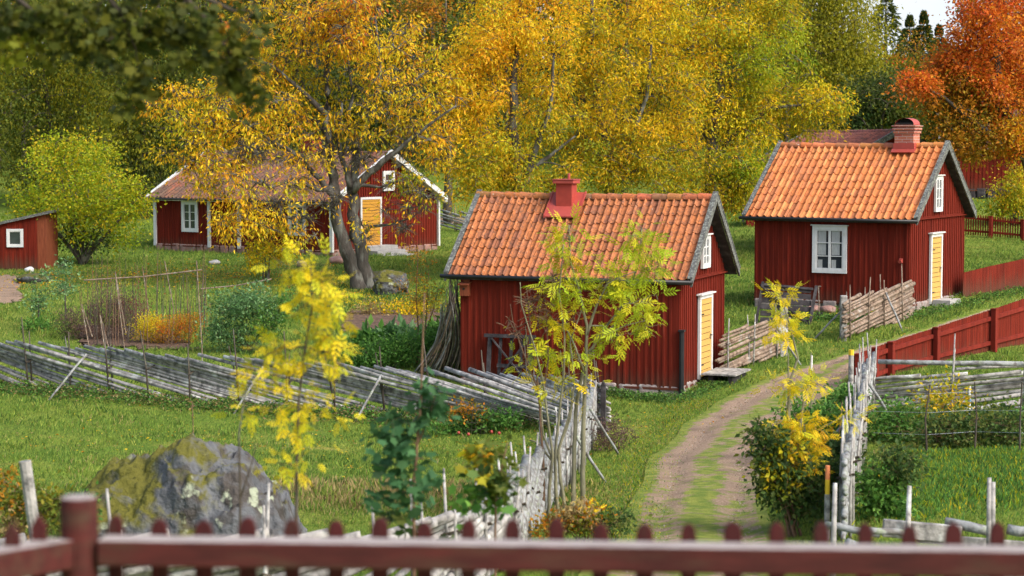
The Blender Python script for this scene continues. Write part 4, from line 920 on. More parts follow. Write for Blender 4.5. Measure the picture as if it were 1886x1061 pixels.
# ---- the big autumn tree
plant('autumn_tree', 'big old autumn tree with yellow leaves and a leaning dark double trunk', 'tree', (676, 533),
    [(610, 50, 190, 90, 62, 'gold'), (640, 30, 120, 60, 26, 'orange', -1), (600, 150, 150, 60, 26, 'yelgreen', 1), (740, 150, 110, 90, 34, 'gold'), (600, -70, 170, 90, 26, 'gold'), (430, 170, 125, 95, 46, 'gold', -1), (370, 240, 75, 60, 22, 'gold', -1),
     (500, 250, 130, 55, 20, 'gold', -.5), (650, 225, 130, 45, 18, 'amber'), (790, 240, 75, 60, 20, 'gold', .5), (425, 315, 85, 58, 20, 'gold', -1.5), (480, 400, 40, 45, 7, 'gold', -1.6), (412, 410, 22, 56, 7, 'gold', -1.5),
     (570, 320, 60, 40, 6, 'gold', -1), (745, 345, 60, 40, 7, 'yelgreen', -1), (700, 425, 60, 26, 2, 'gold', -1), (330, 190, 55, 45, 10, 'gold', -1), (340, 290, 40, 25, 6, 'gold', -1.2), (560, 440, 35, 30, 3, 'gold', -1.5), (560, 370, 70, 45, 15, 'bare:gold', -1), (740, 370, 60, 40, 11, 'bare:gold', -1), (470, 270, 60, 45, 14, 'bare:gold', -1.2), (700, 270, 90, 40, 18, 'bare:gold'), (600, 280, 70, 40, 14, 'bare:gold', -.5), (720, 430, 50, 24, 4, 'bare:gold', -1)],
    stems=(([(668, 540), (646, 493), (630, 445), (619, 377), (612, 325), (609, 274), (600, 200), (604, 110), (600, 20), (596, -60)], .29, .06),
           ([(684, 543), (668, 482), (656, 431), (650, 377), (648, 340), (658, 280), (664, 255), (690, 205), (700, 120), (690, 30)], .27, .05, .4, 1),
           ([(650, 352), (680, 318), (718, 288), (752, 260), (790, 230), (840, 195)], .15, .03, -.8), ([(622, 372), (590, 330), (560, 300), (540, 280), (498, 258), (455, 226), (400, 215)], .12, .03, -1.2), ([(648, 345), (632, 300), (622, 250), (630, 190)], .12, .04),
           ([(664, 436), (682, 417), (720, 413), (760, 400)], .08, .025, -1), ([(620, 345), (585, 350), (540, 330), (500, 345), (450, 330)], .09, .025, -1.6), ([(601, 210), (560, 170), (500, 120), (440, 100)], .11, .03, -1),
           ([(663, 270), (640, 225), (650, 180), (640, 100)], .10, .03), ([(612, 260), (585, 225), (540, 205), (470, 190)], .09, .03, .8), ([(695, 215), (740, 160), (790, 130)], .09, .03, .5), ([(655, 340), (700, 345), (745, 330)], .07, .02, -.5)),
    lpc=100, cr=.50, cz=.75, ls=.155, tmpl=SLIM, bark='barkdark', droop=1.1, trunk_r=.4, twigs=11, twr=.026, bare=.14, sag=-.05)
# ---- yellow trees in the middle
plant('cherry_tree', 'golden cherry tree standing behind the left half of the nearest cottage roof', 'tree', (960, 437),
    [(900, 120, 110, 90, 42, 'gold'), (960, 50, 130, 80, 46, 'gold'), (900, 250, 110, 80, 32, 'yellow'), (1010, 190, 120, 90, 36, 'amber'), (960, 320, 130, 60, 34, 'yelgreen'), (870, 330, 60, 60, 16, 'yelgreen', -1), (1000, -50, 120, 70, 20, 'gold'), (850, 170, 50, 60, 12, 'gold')],
    D=71, stems=(([(965, 450), (960, 380), (950, 300), (945, 200), (950, 100), (960, 0)], .32, .07), ([(958, 340), (990, 270), (1015, 190), (1020, 100)], .15, .04, -1), ([(950, 320), (900, 250), (880, 170)], .15, .04), ([(955, 330), (1010, 290), (1060, 250)], .12, .03)),
    lpc=175, cr=.50, ls=.142, tmpl=SLIM, bark='barkdark', droop=.7, trunk_r=.3, twigs=5, twr=.022, limbcap=.4)
plant('cherry_tree', 'broad amber cherry tree behind the ridge of the nearest cottage, right of its chimney', 'tree', (1130, 437),
    [(1130, 110, 120, 90, 40, 'amber'), (1090, 40, 100, 70, 26, 'yellow', 1), (1140, 240, 140, 90, 56, 'amber'), (1080, 320, 90, 60, 22, 'yelgreen', -1), (1210, 320, 110, 60, 30, 'yelgreen', -1), (1230, 180, 90, 90, 26, 'amber'), (1150, -30, 110, 70, 16, 'gold'), (1240, 60, 90, 80, 22, 'yellow', 1)],
    D=73, stems=(([(1130, 450), (1128, 380), (1120, 300), (1105, 200), (1090, 110), (1090, 0)], .32, .06), ([(1125, 350), (1160, 270), (1190, 180), (1200, 80)], .15, .04, -1), ([(1120, 310), (1075, 250), (1055, 180)], .13, .04), ([(1126, 340), (1200, 300), (1260, 260)], .12, .03)),
    lpc=175, cr=.52, ls=.142, tmpl=SLIM, bark='barkdark', droop=.7, trunk_r=.3, twigs=5, twr=.022)
plant('cherry_tree', 'tall yellow-green cherry tree with a dark trunk, left of the right cottage roof', 'tree', (1312, 434),
    [(1330, 70, 130, 90, 50, 'yellow'), (1410, 120, 100, 90, 40, 'lime'), (1330, 210, 110, 80, 44, 'yellow'), (1440, 210, 110, 60, 40, 'yelgreen'), (1300, 320, 100, 60, 32, 'yelgreen', -1), (1390, 310, 60, 60, 20, 'lime', -1), (1340, -30, 120, 60, 18, 'gold'), (1510, 185, 50, 20, 9, 'yellow', -1), (1400, 20, 80, 60, 18, 'yelgreen'), (1230, 40, 60, 60, 10, 'gold', 1), (1350, 360, 40, 30, 8, 'yelgreen', -1)],
    D=75, stems=(([(1310, 445), (1310, 380), (1308, 300), (1318, 220), (1325, 140), (1320, 60), (1330, -20)], .36, .08), ([(1312, 300), (1360, 240), (1420, 200), (1500, 190)], .16, .03, -1), ([(1310, 260), (1270, 200), (1250, 120)], .15, .04), ([(1320, 210), (1370, 130), (1400, 60)], .15, .04), ([(1311, 330), (1350, 320), (1390, 310)], .09, .03, -1)),
    lpc=175, cr=.52, ls=.142, tmpl=SLIM, bark='barkdark', droop=.7, trunk_r=.34, twigs=5, twr=.024)
# ---- maple at the right edge
plant('maple_tree', 'flaming orange and red tree at the right edge behind the right cottage', 'tree', (1925, 430),
    [(1815, 35, 88, 70, 46, 'redor'), (1760, 115, 60, 38, 20, 'redor'), (1690, 155, 45, 18, 9, 'redor', -1), (1860, 130, 80, 80, 40, 'redor'), (1770, 180, 90, 45, 30, 'rust'), (1790, 250, 70, 45, 26, 'rust'), (1870, 240, 60, 60, 26, 'orange'), (1860, -50, 110, 60, 24, 'redor'), (1900, 60, 80, 90, 26, 'redor', 1), (1760, 220, 60, 40, 14, 'olive', 1)],
    D=76, stems=(([(1925, 440), (1915, 380), (1890, 300), (1850, 200), (1835, 100), (1840, 0)], .34, .07), ([(1880, 280), (1800, 230), (1740, 180), (1700, 160)], .14, .03, -1), ([(1860, 220), (1790, 140), (1770, 60)], .14, .04), ([(1878, 260), (1890, 190), (1900, 100)], .14, .04)),
    lpc=200, cr=.5, ls=.13, tmpl=OVAL, bark='barkdark', droop=.3, trunk_r=.34, twigs=5, twr=.022)
# ---- birches and darker trees behind
def bg_tree(label, px, D, lobes, lpc=170, name='birch_tree', cat='tree', trunk=.25, ls=.15, cr=.85, cz=1.8, droop=1.4, bark='bark', tw=2, by=470):
    b = gnd(at(px, by, D).x, D); top = min(l[1] - l[3] * .6 for l in lobes); byp = HOR - (b.z - CZ) * F / D
    st = [([(px, byp + 6), (px + rnd(-6, 6), byp * .7 + top * .3), (px + rnd(-10, 10), byp * .4 + top * .6), (px + rnd(-8, 8), top)], trunk, .04)]
    for k in range(3):
        l = lobes[k % len(lobes)]; y0 = byp * .6 + l[1] * .4; st.append(([(px, y0), ((px + l[0]) / 2, (y0 + l[1]) / 2 - 15), (l[0] + rnd(-20, 20), l[1])], trunk * .4, .04, rnd(-2, 2)))
    return plant(name, label, cat, (px, by), lobes, D=D, stems=st, lpc=lpc, cr=cr, cz=cz, ls=ls, tmpl=OVAL, bark=bark, droop=droop, trunk_r=trunk, twigs=tw, twr=.03, shell=2.0)
bg_tree('great olive green weeping birch filling the upper left corner', 90, 102, [(80, 90, 130, 110, 60, 'olive'), (60, 220, 120, 90, 46, 'olive'), (170, 170, 100, 110, 46, 'oliveyel'), (100, 310, 120, 60, 24, 'olive'), (20, 120, 90, 120, 24, 'oliveyel'), (130, 10, 130, 80, 30, 'olive')])
bg_tree('dark olive weeping birch between the lime green bush and the autumn tree', 265, 98, [(260, 120, 90, 100, 46, 'olive'), (290, 220, 80, 90, 44, 'olive'), (220, 250, 80, 80, 30, 'oliveyel'), (300, 310, 70, 60, 24, 'dark'), (240, 350, 80, 50, 20, 'dark'), (320, 60, 90, 90, 24, 'olive'), (360, 180, 60, 120, 20, 'olive')])
bg_tree('olive yellow birch rising above the left end of the right cottage roof', 1545, 104, [(1540, 40, 90, 80, 46, 'oliveyel'), (1560, 120, 80, 70, 40, 'oliveyel'), (1500, 100, 70, 80, 26, 'oliveyel'), (1580, 180, 60, 50, 18, 'olive'), (1550, -30, 90, 60, 20, 'oliveyel'), (1600, 90, 45, 90, 16, 'oliveyel')])
bg_tree('bushy dark green tree behind the barn and brick chimney', 1625, 98, [(1620, 190, 60, 50, 26, 'dark'), (1580, 220, 70, 40, 24, 'shrub'), (1660, 215, 60, 40, 20, 'olive')], cz=.9, name='tree', ls=.18, droop=.4)
bg_tree('brown and yellow birch on the skyline left of the flaming tree', 1705, 128, [(1690, 130, 45, 50, 16, 'rust'), (1680, 150, 40, 60, 14, 'oliveyel'), (1735, 130, 40, 45, 14, 'olive')], trunk=.12, lpc=90, by=330)
bg_tree('rusty orange tree in the gap right of the big autumn tree', 825, 96, [(800, 130, 45, 50, 14, 'rust'), (830, 150, 45, 45, 14, 'dark'), (780, 20, 40, 50, 12, 'rust'), (840, 70, 50, 50, 16, 'olive')], name='tree', cz=.9, droop=.4)
bg_tree('dark shady tree behind the ridge of the long farmhouse', 480, 104, [(420, 250, 90, 60, 24, 'dark'), (520, 200, 100, 80, 30, 'dark'), (620, 180, 120, 100, 34, 'dark'), (740, 220, 90, 80, 26, 'dark')], name='tree', cz=.9, droop=.3, ls=.24)
# ---- conifers on the skyline
def conifer(label, px, D, topy, wpx, pal='dark', by=300, n=2600):
    b = gnd(at(px, by, D).x, D); top = at(px, topy, D); h = top.z - b.z; R = wpx * D / F * 1.35
    t = thing('spruce_tree', label, 'tree', b, 0, 'conifers on the skyline'); m = MB(); m.tube([(0, 0, -.1), (0, 0, h * .6), (0, 0, h)], [.18, .1, .03], 7); m.build('trunk', 'bark', t)
    z = RNG.random(n) ** .55; tier = np.floor(z * 16) / 16; fr = (z - tier) * 16; rad = R * (1 - z) ** .95 * (1.15 - fr * .55) * RNG.random(n) ** .4 + .04; a = RNG.random(n) * 6.283
    C = np.stack([b.x + rad * np.cos(a), b.y + rad * np.sin(a), b.z + h * (.08 + .92 * z) - rad * .25], -1); Y = np.stack([np.cos(a), np.sin(a), np.where(z > .9, 2.5, -.35)], -1) + RNG.normal(size=(n, 3)) * .25
    leaf_mesh('crown', C, Y, RNG.uniform(.22, .45, n), SLIM, pcol(pal, n), t, b)
conifer('tall thin spruce standing against the white sky, right of the others', 1698, 150, 27, 46)
conifer('spruce with a blunt top left of the tall skyline spruce', 1672, 156, 34, 50)
conifer('small spruce on the skyline nearest the orange leaves', 1726, 152, 52, 44)
conifer('tall spruce half hidden by the birch at the left edge of the sky gap', 1628, 140, -20, 70)
conifer('dark spruce seen between two golden tree crowns at the top', 1070, 135, -10, 70)
conifer('grey green pine crown in the gap beside the big autumn tree', 828, 120, -10, 120, 'shrub', n=4000)
# ---- woodland behind everything
def woodland():
    C, Y, S, K = [], [], [], []; tr = MB()
    for k in range(330):
        D = rnd(112, 185); px = rnd(-450, 2350); x = (px - CX) / F * D; g = float(GZ(x, D)); H = rnd(13, 20)
        if 1480 < px < 1900: H = min(H, (at(0, rnd(85, 130), D).z - g) / 1.05)
        if H < 3: continue
        R = rnd(2.2, 4.2); n = 900; v = RNG.normal(size=(n, 3)); v /= np.linalg.norm(v, axis=1, keepdims=True); r = RNG.random(n)[:, None] ** .3
        q = np.array([x, D, g + H * .55]) + v * r * np.array([R, R, H * .46]) * (1 + .22 * np.sin(v[:, :1] * 5 + v[:, 2:3] * 7 + k)); C.append(q); Y.append(v + RNG.normal(size=(n, 3)) * .4 - np.array([0, 0, .5])); S.append(RNG.uniform(.25, .5, n))
        K.append(pcol(random.choice(['olive', 'dark', 'dark', 'dark', 'bough', 'bough', 'rust']), n)); tr.tube([(x, D, g - .2), (x, D, g + H * .8)], [.18, .08], 5)
    C, Y, S, K = map(np.concatenate, (C, Y, S, K)); o = leaf_mesh('woodland', C, Y, S, OVAL, K); tag(o, 'mixed autumn wood covering the slope behind the farm', 'woodland', kind='stuff')
    o = tr.build('woodland_trunks', 'bark'); tag(o, 'grey trunks of the wood on the slope behind the farm', 'tree trunks', kind='stuff')
woodland()

# ---- bank of bright overcast cloud low in the sky behind the wood
def cloud_bank():
    m = bpy.data.materials.new('overcast_cloud'); m.use_nodes = True; n = m.node_tree.nodes; L = m.node_tree.links; n.remove(n['Principled BSDF'])
    e = n.new('ShaderNodeEmission'); tc = n.new('ShaderNodeTexCoord'); t = n.new('ShaderNodeTexNoise'); mp = n.new('ShaderNodeMapping'); mp.inputs['Scale'].default_value = (.006, .006, .02); L.new(tc.outputs['Object'], mp.inputs[0]); L.new(mp.outputs[0], t.inputs['Vector']); t.inputs['Detail'].default_value = 6
    r = n.new('ShaderNodeMix'); r.data_type = 'RGBA'; L.new(t.outputs['Fac'], r.inputs[0]); r.inputs[6].default_value = (.44, .50, .56, 1); r.inputs[7].default_value = (.60, .62, .63, 1); L.new(r.outputs[2], e.inputs[0]); L.new(e.outputs[0], n['Material Output'].inputs[0]); MT['cloud'] = m
    A, Z_ = np.meshgrid(np.radians(np.linspace(-55, 55, 40)), np.linspace(-20, 230, 12)); R = 620
    i = np.arange(A.size).reshape(A.shape); q = np.stack([i[:-1, :-1], i[:-1, 1:], i[1:, 1:], i[1:, :-1]], -1).reshape(-1, 4)
    o = mesh_np('sky', np.stack([R * np.sin(A), R * np.cos(A), Z_], -1).reshape(-1, 3), q.ravel(), np.full(len(q), 4), m, None, None, True); o['kind'] = 'structure'
cloud_bank()
# ---- bushes and garden plants
plant('hazel_bush', 'round lime green bush with many stems beside the small shed', 'bush', (150, 487), [(150, 350, 118, 95, 120, 'lime'), (130, 290, 70, 45, 30, 'lime'), (210, 400, 62, 60, 36, 'lime'), (85, 400, 60, 60, 34, 'lime'), (240, 360, 40, 40, 14, 'lime'), (55, 360, 30, 30, 8, 'lime'), (150, 440, 80, 20, 16, 'shrub')], auto=16, trunk_r=.055, lpc=75, cr=.42, ls=.12, bark='barkdark', droop=.1, twigs=2, twr=.012, shell=2.6, cz=.9)
plant('sapling', 'yellow leafed bushy sapling under the left boughs of the big autumn tree', 'sapling', (490, 520), [(490, 460, 45, 40, 26, 'yellow'), (500, 420, 35, 40, 14, 'gold')], auto=4, trunk_r=.03, lpc=55, cr=.3, ls=.11, droop=.6, bark='barkdark')
plant('sapling', 'thin reddish yellow sapling left of the leaning bean poles', 'sapling', (785, 672), [(775, 520, 45, 55, 26, 'rust'), (790, 560, 50, 40, 18, 'yellow'), (770, 470, 22, 35, 6, 'rust')], stems=(([(768, 672), (770, 600), (766, 540), (770, 480), (768, 450)], .022, .006), ([(788, 672), (784, 610), (786, 560), (790, 500)], .022, .006, .1, 1), ([(784, 610), (798, 570), (810, 520)], .012, .005)), trunk_r=.02, lpc=26, cr=.20, ls=.07, tmpl=SLIM, droop=.2, twigs=5, twr=.005, bark='twig')
plant('apple_sapling', 'small grey green fruit sapling, left one of the pair near the small shed', 'sapling', (70, 608), [(72, 545, 18, 38, 14, 'grape'), (84, 505, 12, 16, 5, 'grape')], auto=1, trunk_r=.035, lpc=26, cr=.20, ls=.085, bark='barkdark', droop=-.1)
plant('apple_sapling', 'small grey green fruit sapling, right one of the pair near the small shed', 'sapling', (121, 592), [(120, 525, 22, 28, 15, 'grape'), (118, 490, 12, 18, 6, 'grape')], auto=1, trunk_r=.035, lpc=26, cr=.20, ls=.085, bark='barkdark', droop=-.1)
plant('green_shrub', 'low bright green plant at the foot of the left fruit sapling', 'plant', (75, 612), [(75, 602, 32, 14, 20, 'green')], auto=5, trunk_r=.01, lpc=40, cr=.2, ls=.09, droop=0, twigs=1)
plant('dead_perennials', 'dark withered perennials massed in the flower bed', 'plants', (180, 626), [(150, 600, 50, 26, 36, 'dead'), (210, 590, 55, 34, 46, 'dead'), (250, 570, 26, 20, 10, 'purple'), (120, 600, 22, 18, 10, 'shrub'), (200, 560, 50, 30, 18, 'dead')], auto=24, trunk_r=.01, lpc=64, cr=.22, ls=.06, tmpl=SLIM, droop=-.9, bark='twig', twigs=5, twr=.006, cz=1.4)
plant('flower_clump', 'orange and yellow flowering clump in the garden bed', 'flowers', (305, 634), [(270, 602, 30, 18, 26, 'bright'), (310, 600, 50, 20, 20, 'orange'), (320, 604, 50, 20, 18, 'rust'), (350, 592, 24, 18, 14, 'rust'), (300, 622, 55, 16, 30, 'rust'), (262, 620, 22, 12, 8, 'yelgreen')], auto=14, trunk_r=.01, lpc=60, cr=.2, ls=.055, tmpl=SLIM, droop=-.8, bark='twig', twigs=2, twr=.005)
plant('pea_plants', 'tall pale green climbing plants in the middle of the garden', 'plants', (455, 650), [(420, 570, 40, 36, 40, 'grape'), (470, 560, 45, 40, 46, 'grape'), (500, 590, 36, 36, 24, 'green'), (440, 620, 55, 25, 30, 'grape'), (400, 610, 22, 26, 12, 'grape'), (530, 560, 24, 30, 12, 'green')], auto=18, trunk_r=.012, lpc=44, cr=.24, ls=.075, droop=0, twigs=3, twr=.006)
plant('leaf_vegetables', 'row of big leafed pale green vegetables beside the soil bed', 'vegetables', (720, 640), [(690, 628, 30, 8, 12, 'green'), (740, 622, 40, 8, 16, 'grape'), (650, 640, 24, 10, 10, 'green'), (800, 615, 30, 8, 10, 'green')], auto=5, trunk_r=.01, lpc=16, cr=.24, ls=.26, droop=-.3, twigs=0)
plant('potato_plants', 'dense green foliage patch behind the long pole fence, left of the bean poles', 'plants', (720, 680), [(700, 655, 60, 18, 44, 'green'), (740, 640, 60, 18, 40, 'green'), (650, 665, 40, 14, 18, 'green'), (790, 630, 30, 16, 16, 'green'), (680, 680, 70, 10, 24, 'green')], auto=10, trunk_r=.01, lpc=60, cr=.26, ls=.075, droop=-.1, twigs=1)
plant('burdock', 'large leafed green plants between the bean poles and the cottage corner', 'plants', (835, 665), [(835, 620, 16, 36, 16, 'green'), (828, 655, 22, 16, 12, 'green')], auto=4, trunk_r=.01, lpc=22, cr=.2, ls=.17, droop=0, twigs=1)
for i, (px, w_) in enumerate(((750, 1),)):
    plant('leaf_litter_plants', 'yellowed withered leaves along the far edge of the soil bed', 'plants', (720, 580), [(680, 574, 40, 5, 16, 'dry'), (740, 570, 50, 5, 18, 'yellow')], auto=2, trunk_r=.01, lpc=40, cr=.25, ls=.09, droop=0, twigs=0)
# stick trellis in the garden
p = gp(250, 628); t = thing('bean_trellis', 'tangle of thin garden sticks with long horizontal poles over the flower bed', 'trellis', p); O = p
for k in range(96):
    px = rnd(150, 385); q = gp(px, rnd(606, 640)); h = rnd(.9, 2.3); b = MB(); l = rnd(-.16, .16); b.tube([q - O - Vector((0, 0, .05)), q - O + Vector((l * .6, rnd(-.05, .05), h * .5)), q - O + Vector((l, rnd(-.08, .08), h))], [.010, .008, .003], 4); b.build('stick', random.choice(['twig', 'bark', 'bark']), t)
for a, c, D in (((155, 516), (372, 497), 0), ((370, 532), (500, 514), 0)):
    D = gp(260, 630).y; b = MB(); b.tube([at(a[0], a[1], D) - O, at((a[0] + c[0]) / 2, (a[1] + c[1]) / 2 + 3, D) - O, at(c[0], c[1], D) - O], .018, 6); b.build('cross_pole', 'tanpole', t)
for (x0, y0, x1, y1) in ((262, 490, 274, 575), (232, 614, 212, 500), (303, 480, 320, 570), (170, 620, 150, 560), (200, 640, 184, 580), (362, 480, 372, 640)):
    q = gp(x1 if y1 > y0 else x0, max(y0, y1) + 40); D = q.y; b = MB(); b.tube([at(x0, y0, D) - O, at(x1, y1, D) - O, (at(x1, y1, D) if y1 > y0 else at(x0, y0, D)) - O - Vector((0, 0, .8))], .013, 6); b.build('stake', 'tanpole', t)
# ---- near saplings
plant('ash_clump', 'tall ash saplings in a clump with yellow-green leaves before the nearest cottage', 'tree', (1045, 962),
    [(1045, 425, 14, 28, 9, 'limey'), (1035, 465, 26, 26, 9, 'yelgreen'), (1180, 440, 22, 38, 20, 'limey'), (1195, 500, 26, 26, 14, 'limey'), (1120, 520, 60, 26, 26, 'limey'), (1045, 530, 45, 24, 18, 'limey'), (1180, 555, 38, 22, 16, 'limey'), (1030, 590, 50, 22, 18, 'bright'), (1140, 615, 36, 16, 10, 'limey'), (1000, 655, 48, 16, 12, 'limey'), (1060, 660, 34, 22, 10, 'limey'), (1195, 595, 26, 14, 8, 'limey'), (1050, 705, 40, 20, 8, 'bright'), (1000, 710, 20, 12, 4, 'bright'), (1065, 480, 20, 20, 5, 'limey'), (970, 670, 18, 8, 3, 'bright')],
    stems=(([(1074, 925), (1074, 830), (1076, 740), (1080, 660), (1081, 600), (1068, 540), (1050, 480), (1048, 415)], .038, .008), ([(1056, 925), (1057, 860), (1060, 760), (1072, 690), (1100, 620), (1150, 560), (1178, 480), (1182, 420)], .036, .008, .3, 1),
           ([(1010, 962), (1012, 900), (1018, 840), (1010, 780), (1000, 700), (985, 640), (960, 560), (958, 520)], .026, .005, -.3, 1), ([(1030, 975), (1024, 900), (1022, 840), (1030, 760), (1038, 690), (1040, 620), (1030, 540), (1038, 450)], .027, .006, -.2, 1), ([(1045, 965), (1032, 880), (1028, 830), (1050, 770), (1058, 700), (1050, 630), (1075, 560)], .027, .006, 0, 1),
           ([(1022, 850), (1040, 790), (1055, 740), (1085, 690)], .018, .006), ([(1020, 850), (1000, 800), (996, 740), (975, 690), (968, 600)], .018, .004), ([(1018, 850), (990, 815), (975, 810)], .016, .01), ([(1080, 620), (1100, 560), (1120, 520), (1170, 500)], .022, .006), ([(1082, 650), (1110, 620), (1150, 600), (1190, 590)], .018, .005), ([(1078, 690), (1060, 640), (1040, 600), (1010, 590)], .016, .005), ([(1100, 625), (1130, 600), (1160, 560), (1190, 550)], .016, .005), ([(1085, 600), (1110, 600), (1140, 620)], .012, .004)),
    lpc=4.2, cr=.18, cz=.7, ls=.20, tmpl=PIN, bark='ashbark', droop=.15, trunk_r=.05, twigs=2, twr=.006, flat=1.5, jit=.2)
# bare reddish twigs left of the ash clump belong to a bare sapling
plant('bare_sapling', 'bare reddish twigged sapling just left of the ash clump', 'sapling', (1000, 965), [(985, 580, 34, 50, 14, 'rust'), (1000, 530, 34, 36, 12, 'rust'), (950, 600, 18, 30, 6, 'rust')], stems=(([(1000, 975), (1002, 880), (996, 780), (990, 700), (978, 620), (970, 530)], .022, .006), ([(998, 740), (1010, 660), (1006, 570), (1000, 520)], .014, .005), ([(992, 720), (960, 640), (944, 590), (940, 560)], .012, .004)), trunk_r=.02, lpc=1.5, cr=.17, ls=.06, tmpl=SLIM, bark='twig', twigs=6, twr=.012, jit=.2)
plant('rowan_sapling', 'slender yellow sapling standing in the green shrub left of the silvery fence', 'sapling', (1458, 985),
    [(1440, 545, 12, 14, 5, 'bright'), (1440, 585, 20, 18, 7, 'bright'), (1440, 615, 26, 18, 8, 'bright'), (1445, 705, 30, 14, 8, 'bright'), (1490, 710, 22, 22, 7, 'bright'), (1450, 790, 42, 26, 20, 'bright'), (1480, 830, 40, 30, 20, 'yellow'), (1555, 766, 14, 8, 4, 'bright'), (1440, 900, 20, 12, 4, 'bright'), (1500, 790, 30, 26, 10, 'yellow'), (1430, 850, 22, 20, 6, 'yellow')],
    stems=(([(1458, 985), (1458, 900), (1456, 830), (1452, 760), (1455, 700), (1470, 660), (1455, 600), (1438, 545)], .036, .006), ([(1458, 880), (1472, 800), (1480, 740), (1492, 680), (1494, 650)], .026, .006, .1), ([(1454, 780), (1452, 700), (1452, 650)], .018, .006), ([(1480, 900), (1490, 830), (1480, 780)], .014, .005), ([(1470, 830), (1510, 790), (1555, 766)], .010, .004)),
    lpc=8, cr=.12, ls=.14, tmpl=PIN, bark='ashbark', droop=.3, trunk_r=.036, twigs=1, twr=.005, flat=1.2, jit=.15)
plant('green_shrub', 'dark green shrub growing round the foot of the slender yellow sapling', 'shrub', (1460, 990), [(1435, 885, 38, 56, 26, 'shrub'), (1420, 870, 36, 50, 8, 'olive'), (1480, 900, 46, 60, 38, 'shrub'), (1420, 830, 34, 34, 16, 'shrub'), (1400, 800, 12, 20, 5, 'shrub'), (1450, 870, 50, 60, 12, 'yelgreen')], auto=8, trunk_r=.02, lpc=40, cr=.16, ls=.075, bark='twig', droop=.2, twigs=2, twr=.005)
plant('raspberry_thicket', 'dense green thicket between the yellow sapling and the silvery end-on fence', 'thicket', (1540, 900), [(1520, 790, 50, 40, 80, 'green', 4), (1540, 850, 36, 50, 60, 'shrub'), (1520, 900, 40, 40, 50, 'shrub', -3), (1560, 740, 26, 20, 20, 'green', 6), (1470, 760, 24, 20, 10, 'green', 4)], auto=6, trunk_r=.015, lpc=46, cr=.24, ls=.085, bark='twig', droop=.1, twigs=2, twr=.005)
plant('bramble_thicket', 'dark bramble thicket in front of the level-railed fence at right', 'thicket', (1760, 812), [(1660, 782, 60, 24, 34, 'green'), (1750, 796, 70, 24, 40, 'shrub', -1), (1840, 790, 60, 26, 36, 'shrub', -1), (1730, 745, 34, 40, 14, 'yelgreen'), (1890, 785, 50, 26, 18, 'green'), (1800, 780, 90, 26, 16, 'olive')], auto=10, trunk_r=.012, lpc=60, cr=.32, ls=.075, bark='twig', droop=.1, twigs=3, twr=.006)
plant('maple_sapling', 'blurred dark green maple sapling in front of the long fence', 'sapling', (748, 1040), [(765, 755, 62, 26, 9, 'teal'), (740, 800, 66, 30, 12, 'teal'), (735, 850, 60, 34, 14, 'teal'), (740, 910, 60, 34, 13, 'teal'), (800, 730, 22, 30, 5, 'teal'), (745, 955, 34, 20, 5, 'shrub')], D=13.5, stems=(([(762, 1060), (762, 900), (768, 820), (775, 740), (778, 640), (782, 540)], .014, .004), ([(768, 820), (790, 770), (805, 715)], .007, .003)), lpc=6.5, cr=.10, ls=.085, tmpl=MAPLE, bark='twig', droop=.5, trunk_r=.014, twigs=0, twr=.003, flat=2.0, jit=.1)
plant('maple_sapling', 'blurred yellowing green maple sapling low down, right of the dark green one', 'sapling', (905, 1050), [(915, 840, 40, 24, 7, 'olive'), (905, 880, 40, 26, 10, 'shrub'), (890, 920, 50, 30, 10, 'green'), (880, 850, 24, 18, 4, 'gold'), (925, 910, 30, 24, 6, 'olive')], D=14.5, stems=(([(912, 1070), (912, 980), (914, 900), (935, 815)], .012, .004),), lpc=9, cr=.09, ls=.080, tmpl=MAPLE, bark='twig', droop=.4, trunk_r=.012, twigs=0, twr=.003, flat=2.0, jit=.1)
plant('yellow_sapling', 'blurred bright yellow sapling rising before the boulder and the long fence', 'sapling', (545, 1040),
    [(560, 500, 50, 18, 8, 'bright'), (590, 520, 44, 22, 9, 'bright'), (575, 565, 56, 26, 12, 'bright'), (600, 610, 40, 24, 10, 'bright'), (520, 640, 60, 26, 12, 'bright'), (610, 660, 34, 30, 9, 'bright'), (560, 640, 60, 30, 11, 'yelgreen'), (480, 690, 44, 26, 10, 'bright'), (560, 740, 50, 24, 9, 'bright'), (455, 745, 34, 18, 5, 'bright'), (540, 850, 34, 24, 6, 'bright'), (555, 790, 34, 20, 4, 'bright'), (520, 490, 14, 10, 3, 'limey'), (600, 760, 22, 14, 3, 'bright')],
    D=12.2, stems=(([(546, 1060), (546, 950), (546, 860), (550, 740), (562, 640), (576, 560), (572, 490)], .013, .004), ([(440, 1060), (442, 900), (440, 800), (452, 720), (470, 690)], .009, .003, -.1, 1), ([(442, 920), (465, 850), (470, 820)], .006, .003), ([(550, 740), (500, 700), (470, 690)], .006, .003), ([(562, 640), (610, 650), (640, 690)], .005, .003), ([(562, 640), (520, 640), (480, 660)], .005, .003)),
    lpc=4, cr=.085, ls=.095, tmpl=PINW, bark='bark', droop=.3, trunk_r=.012, twigs=2, twr=.003, flat=1.4, jit=.1)
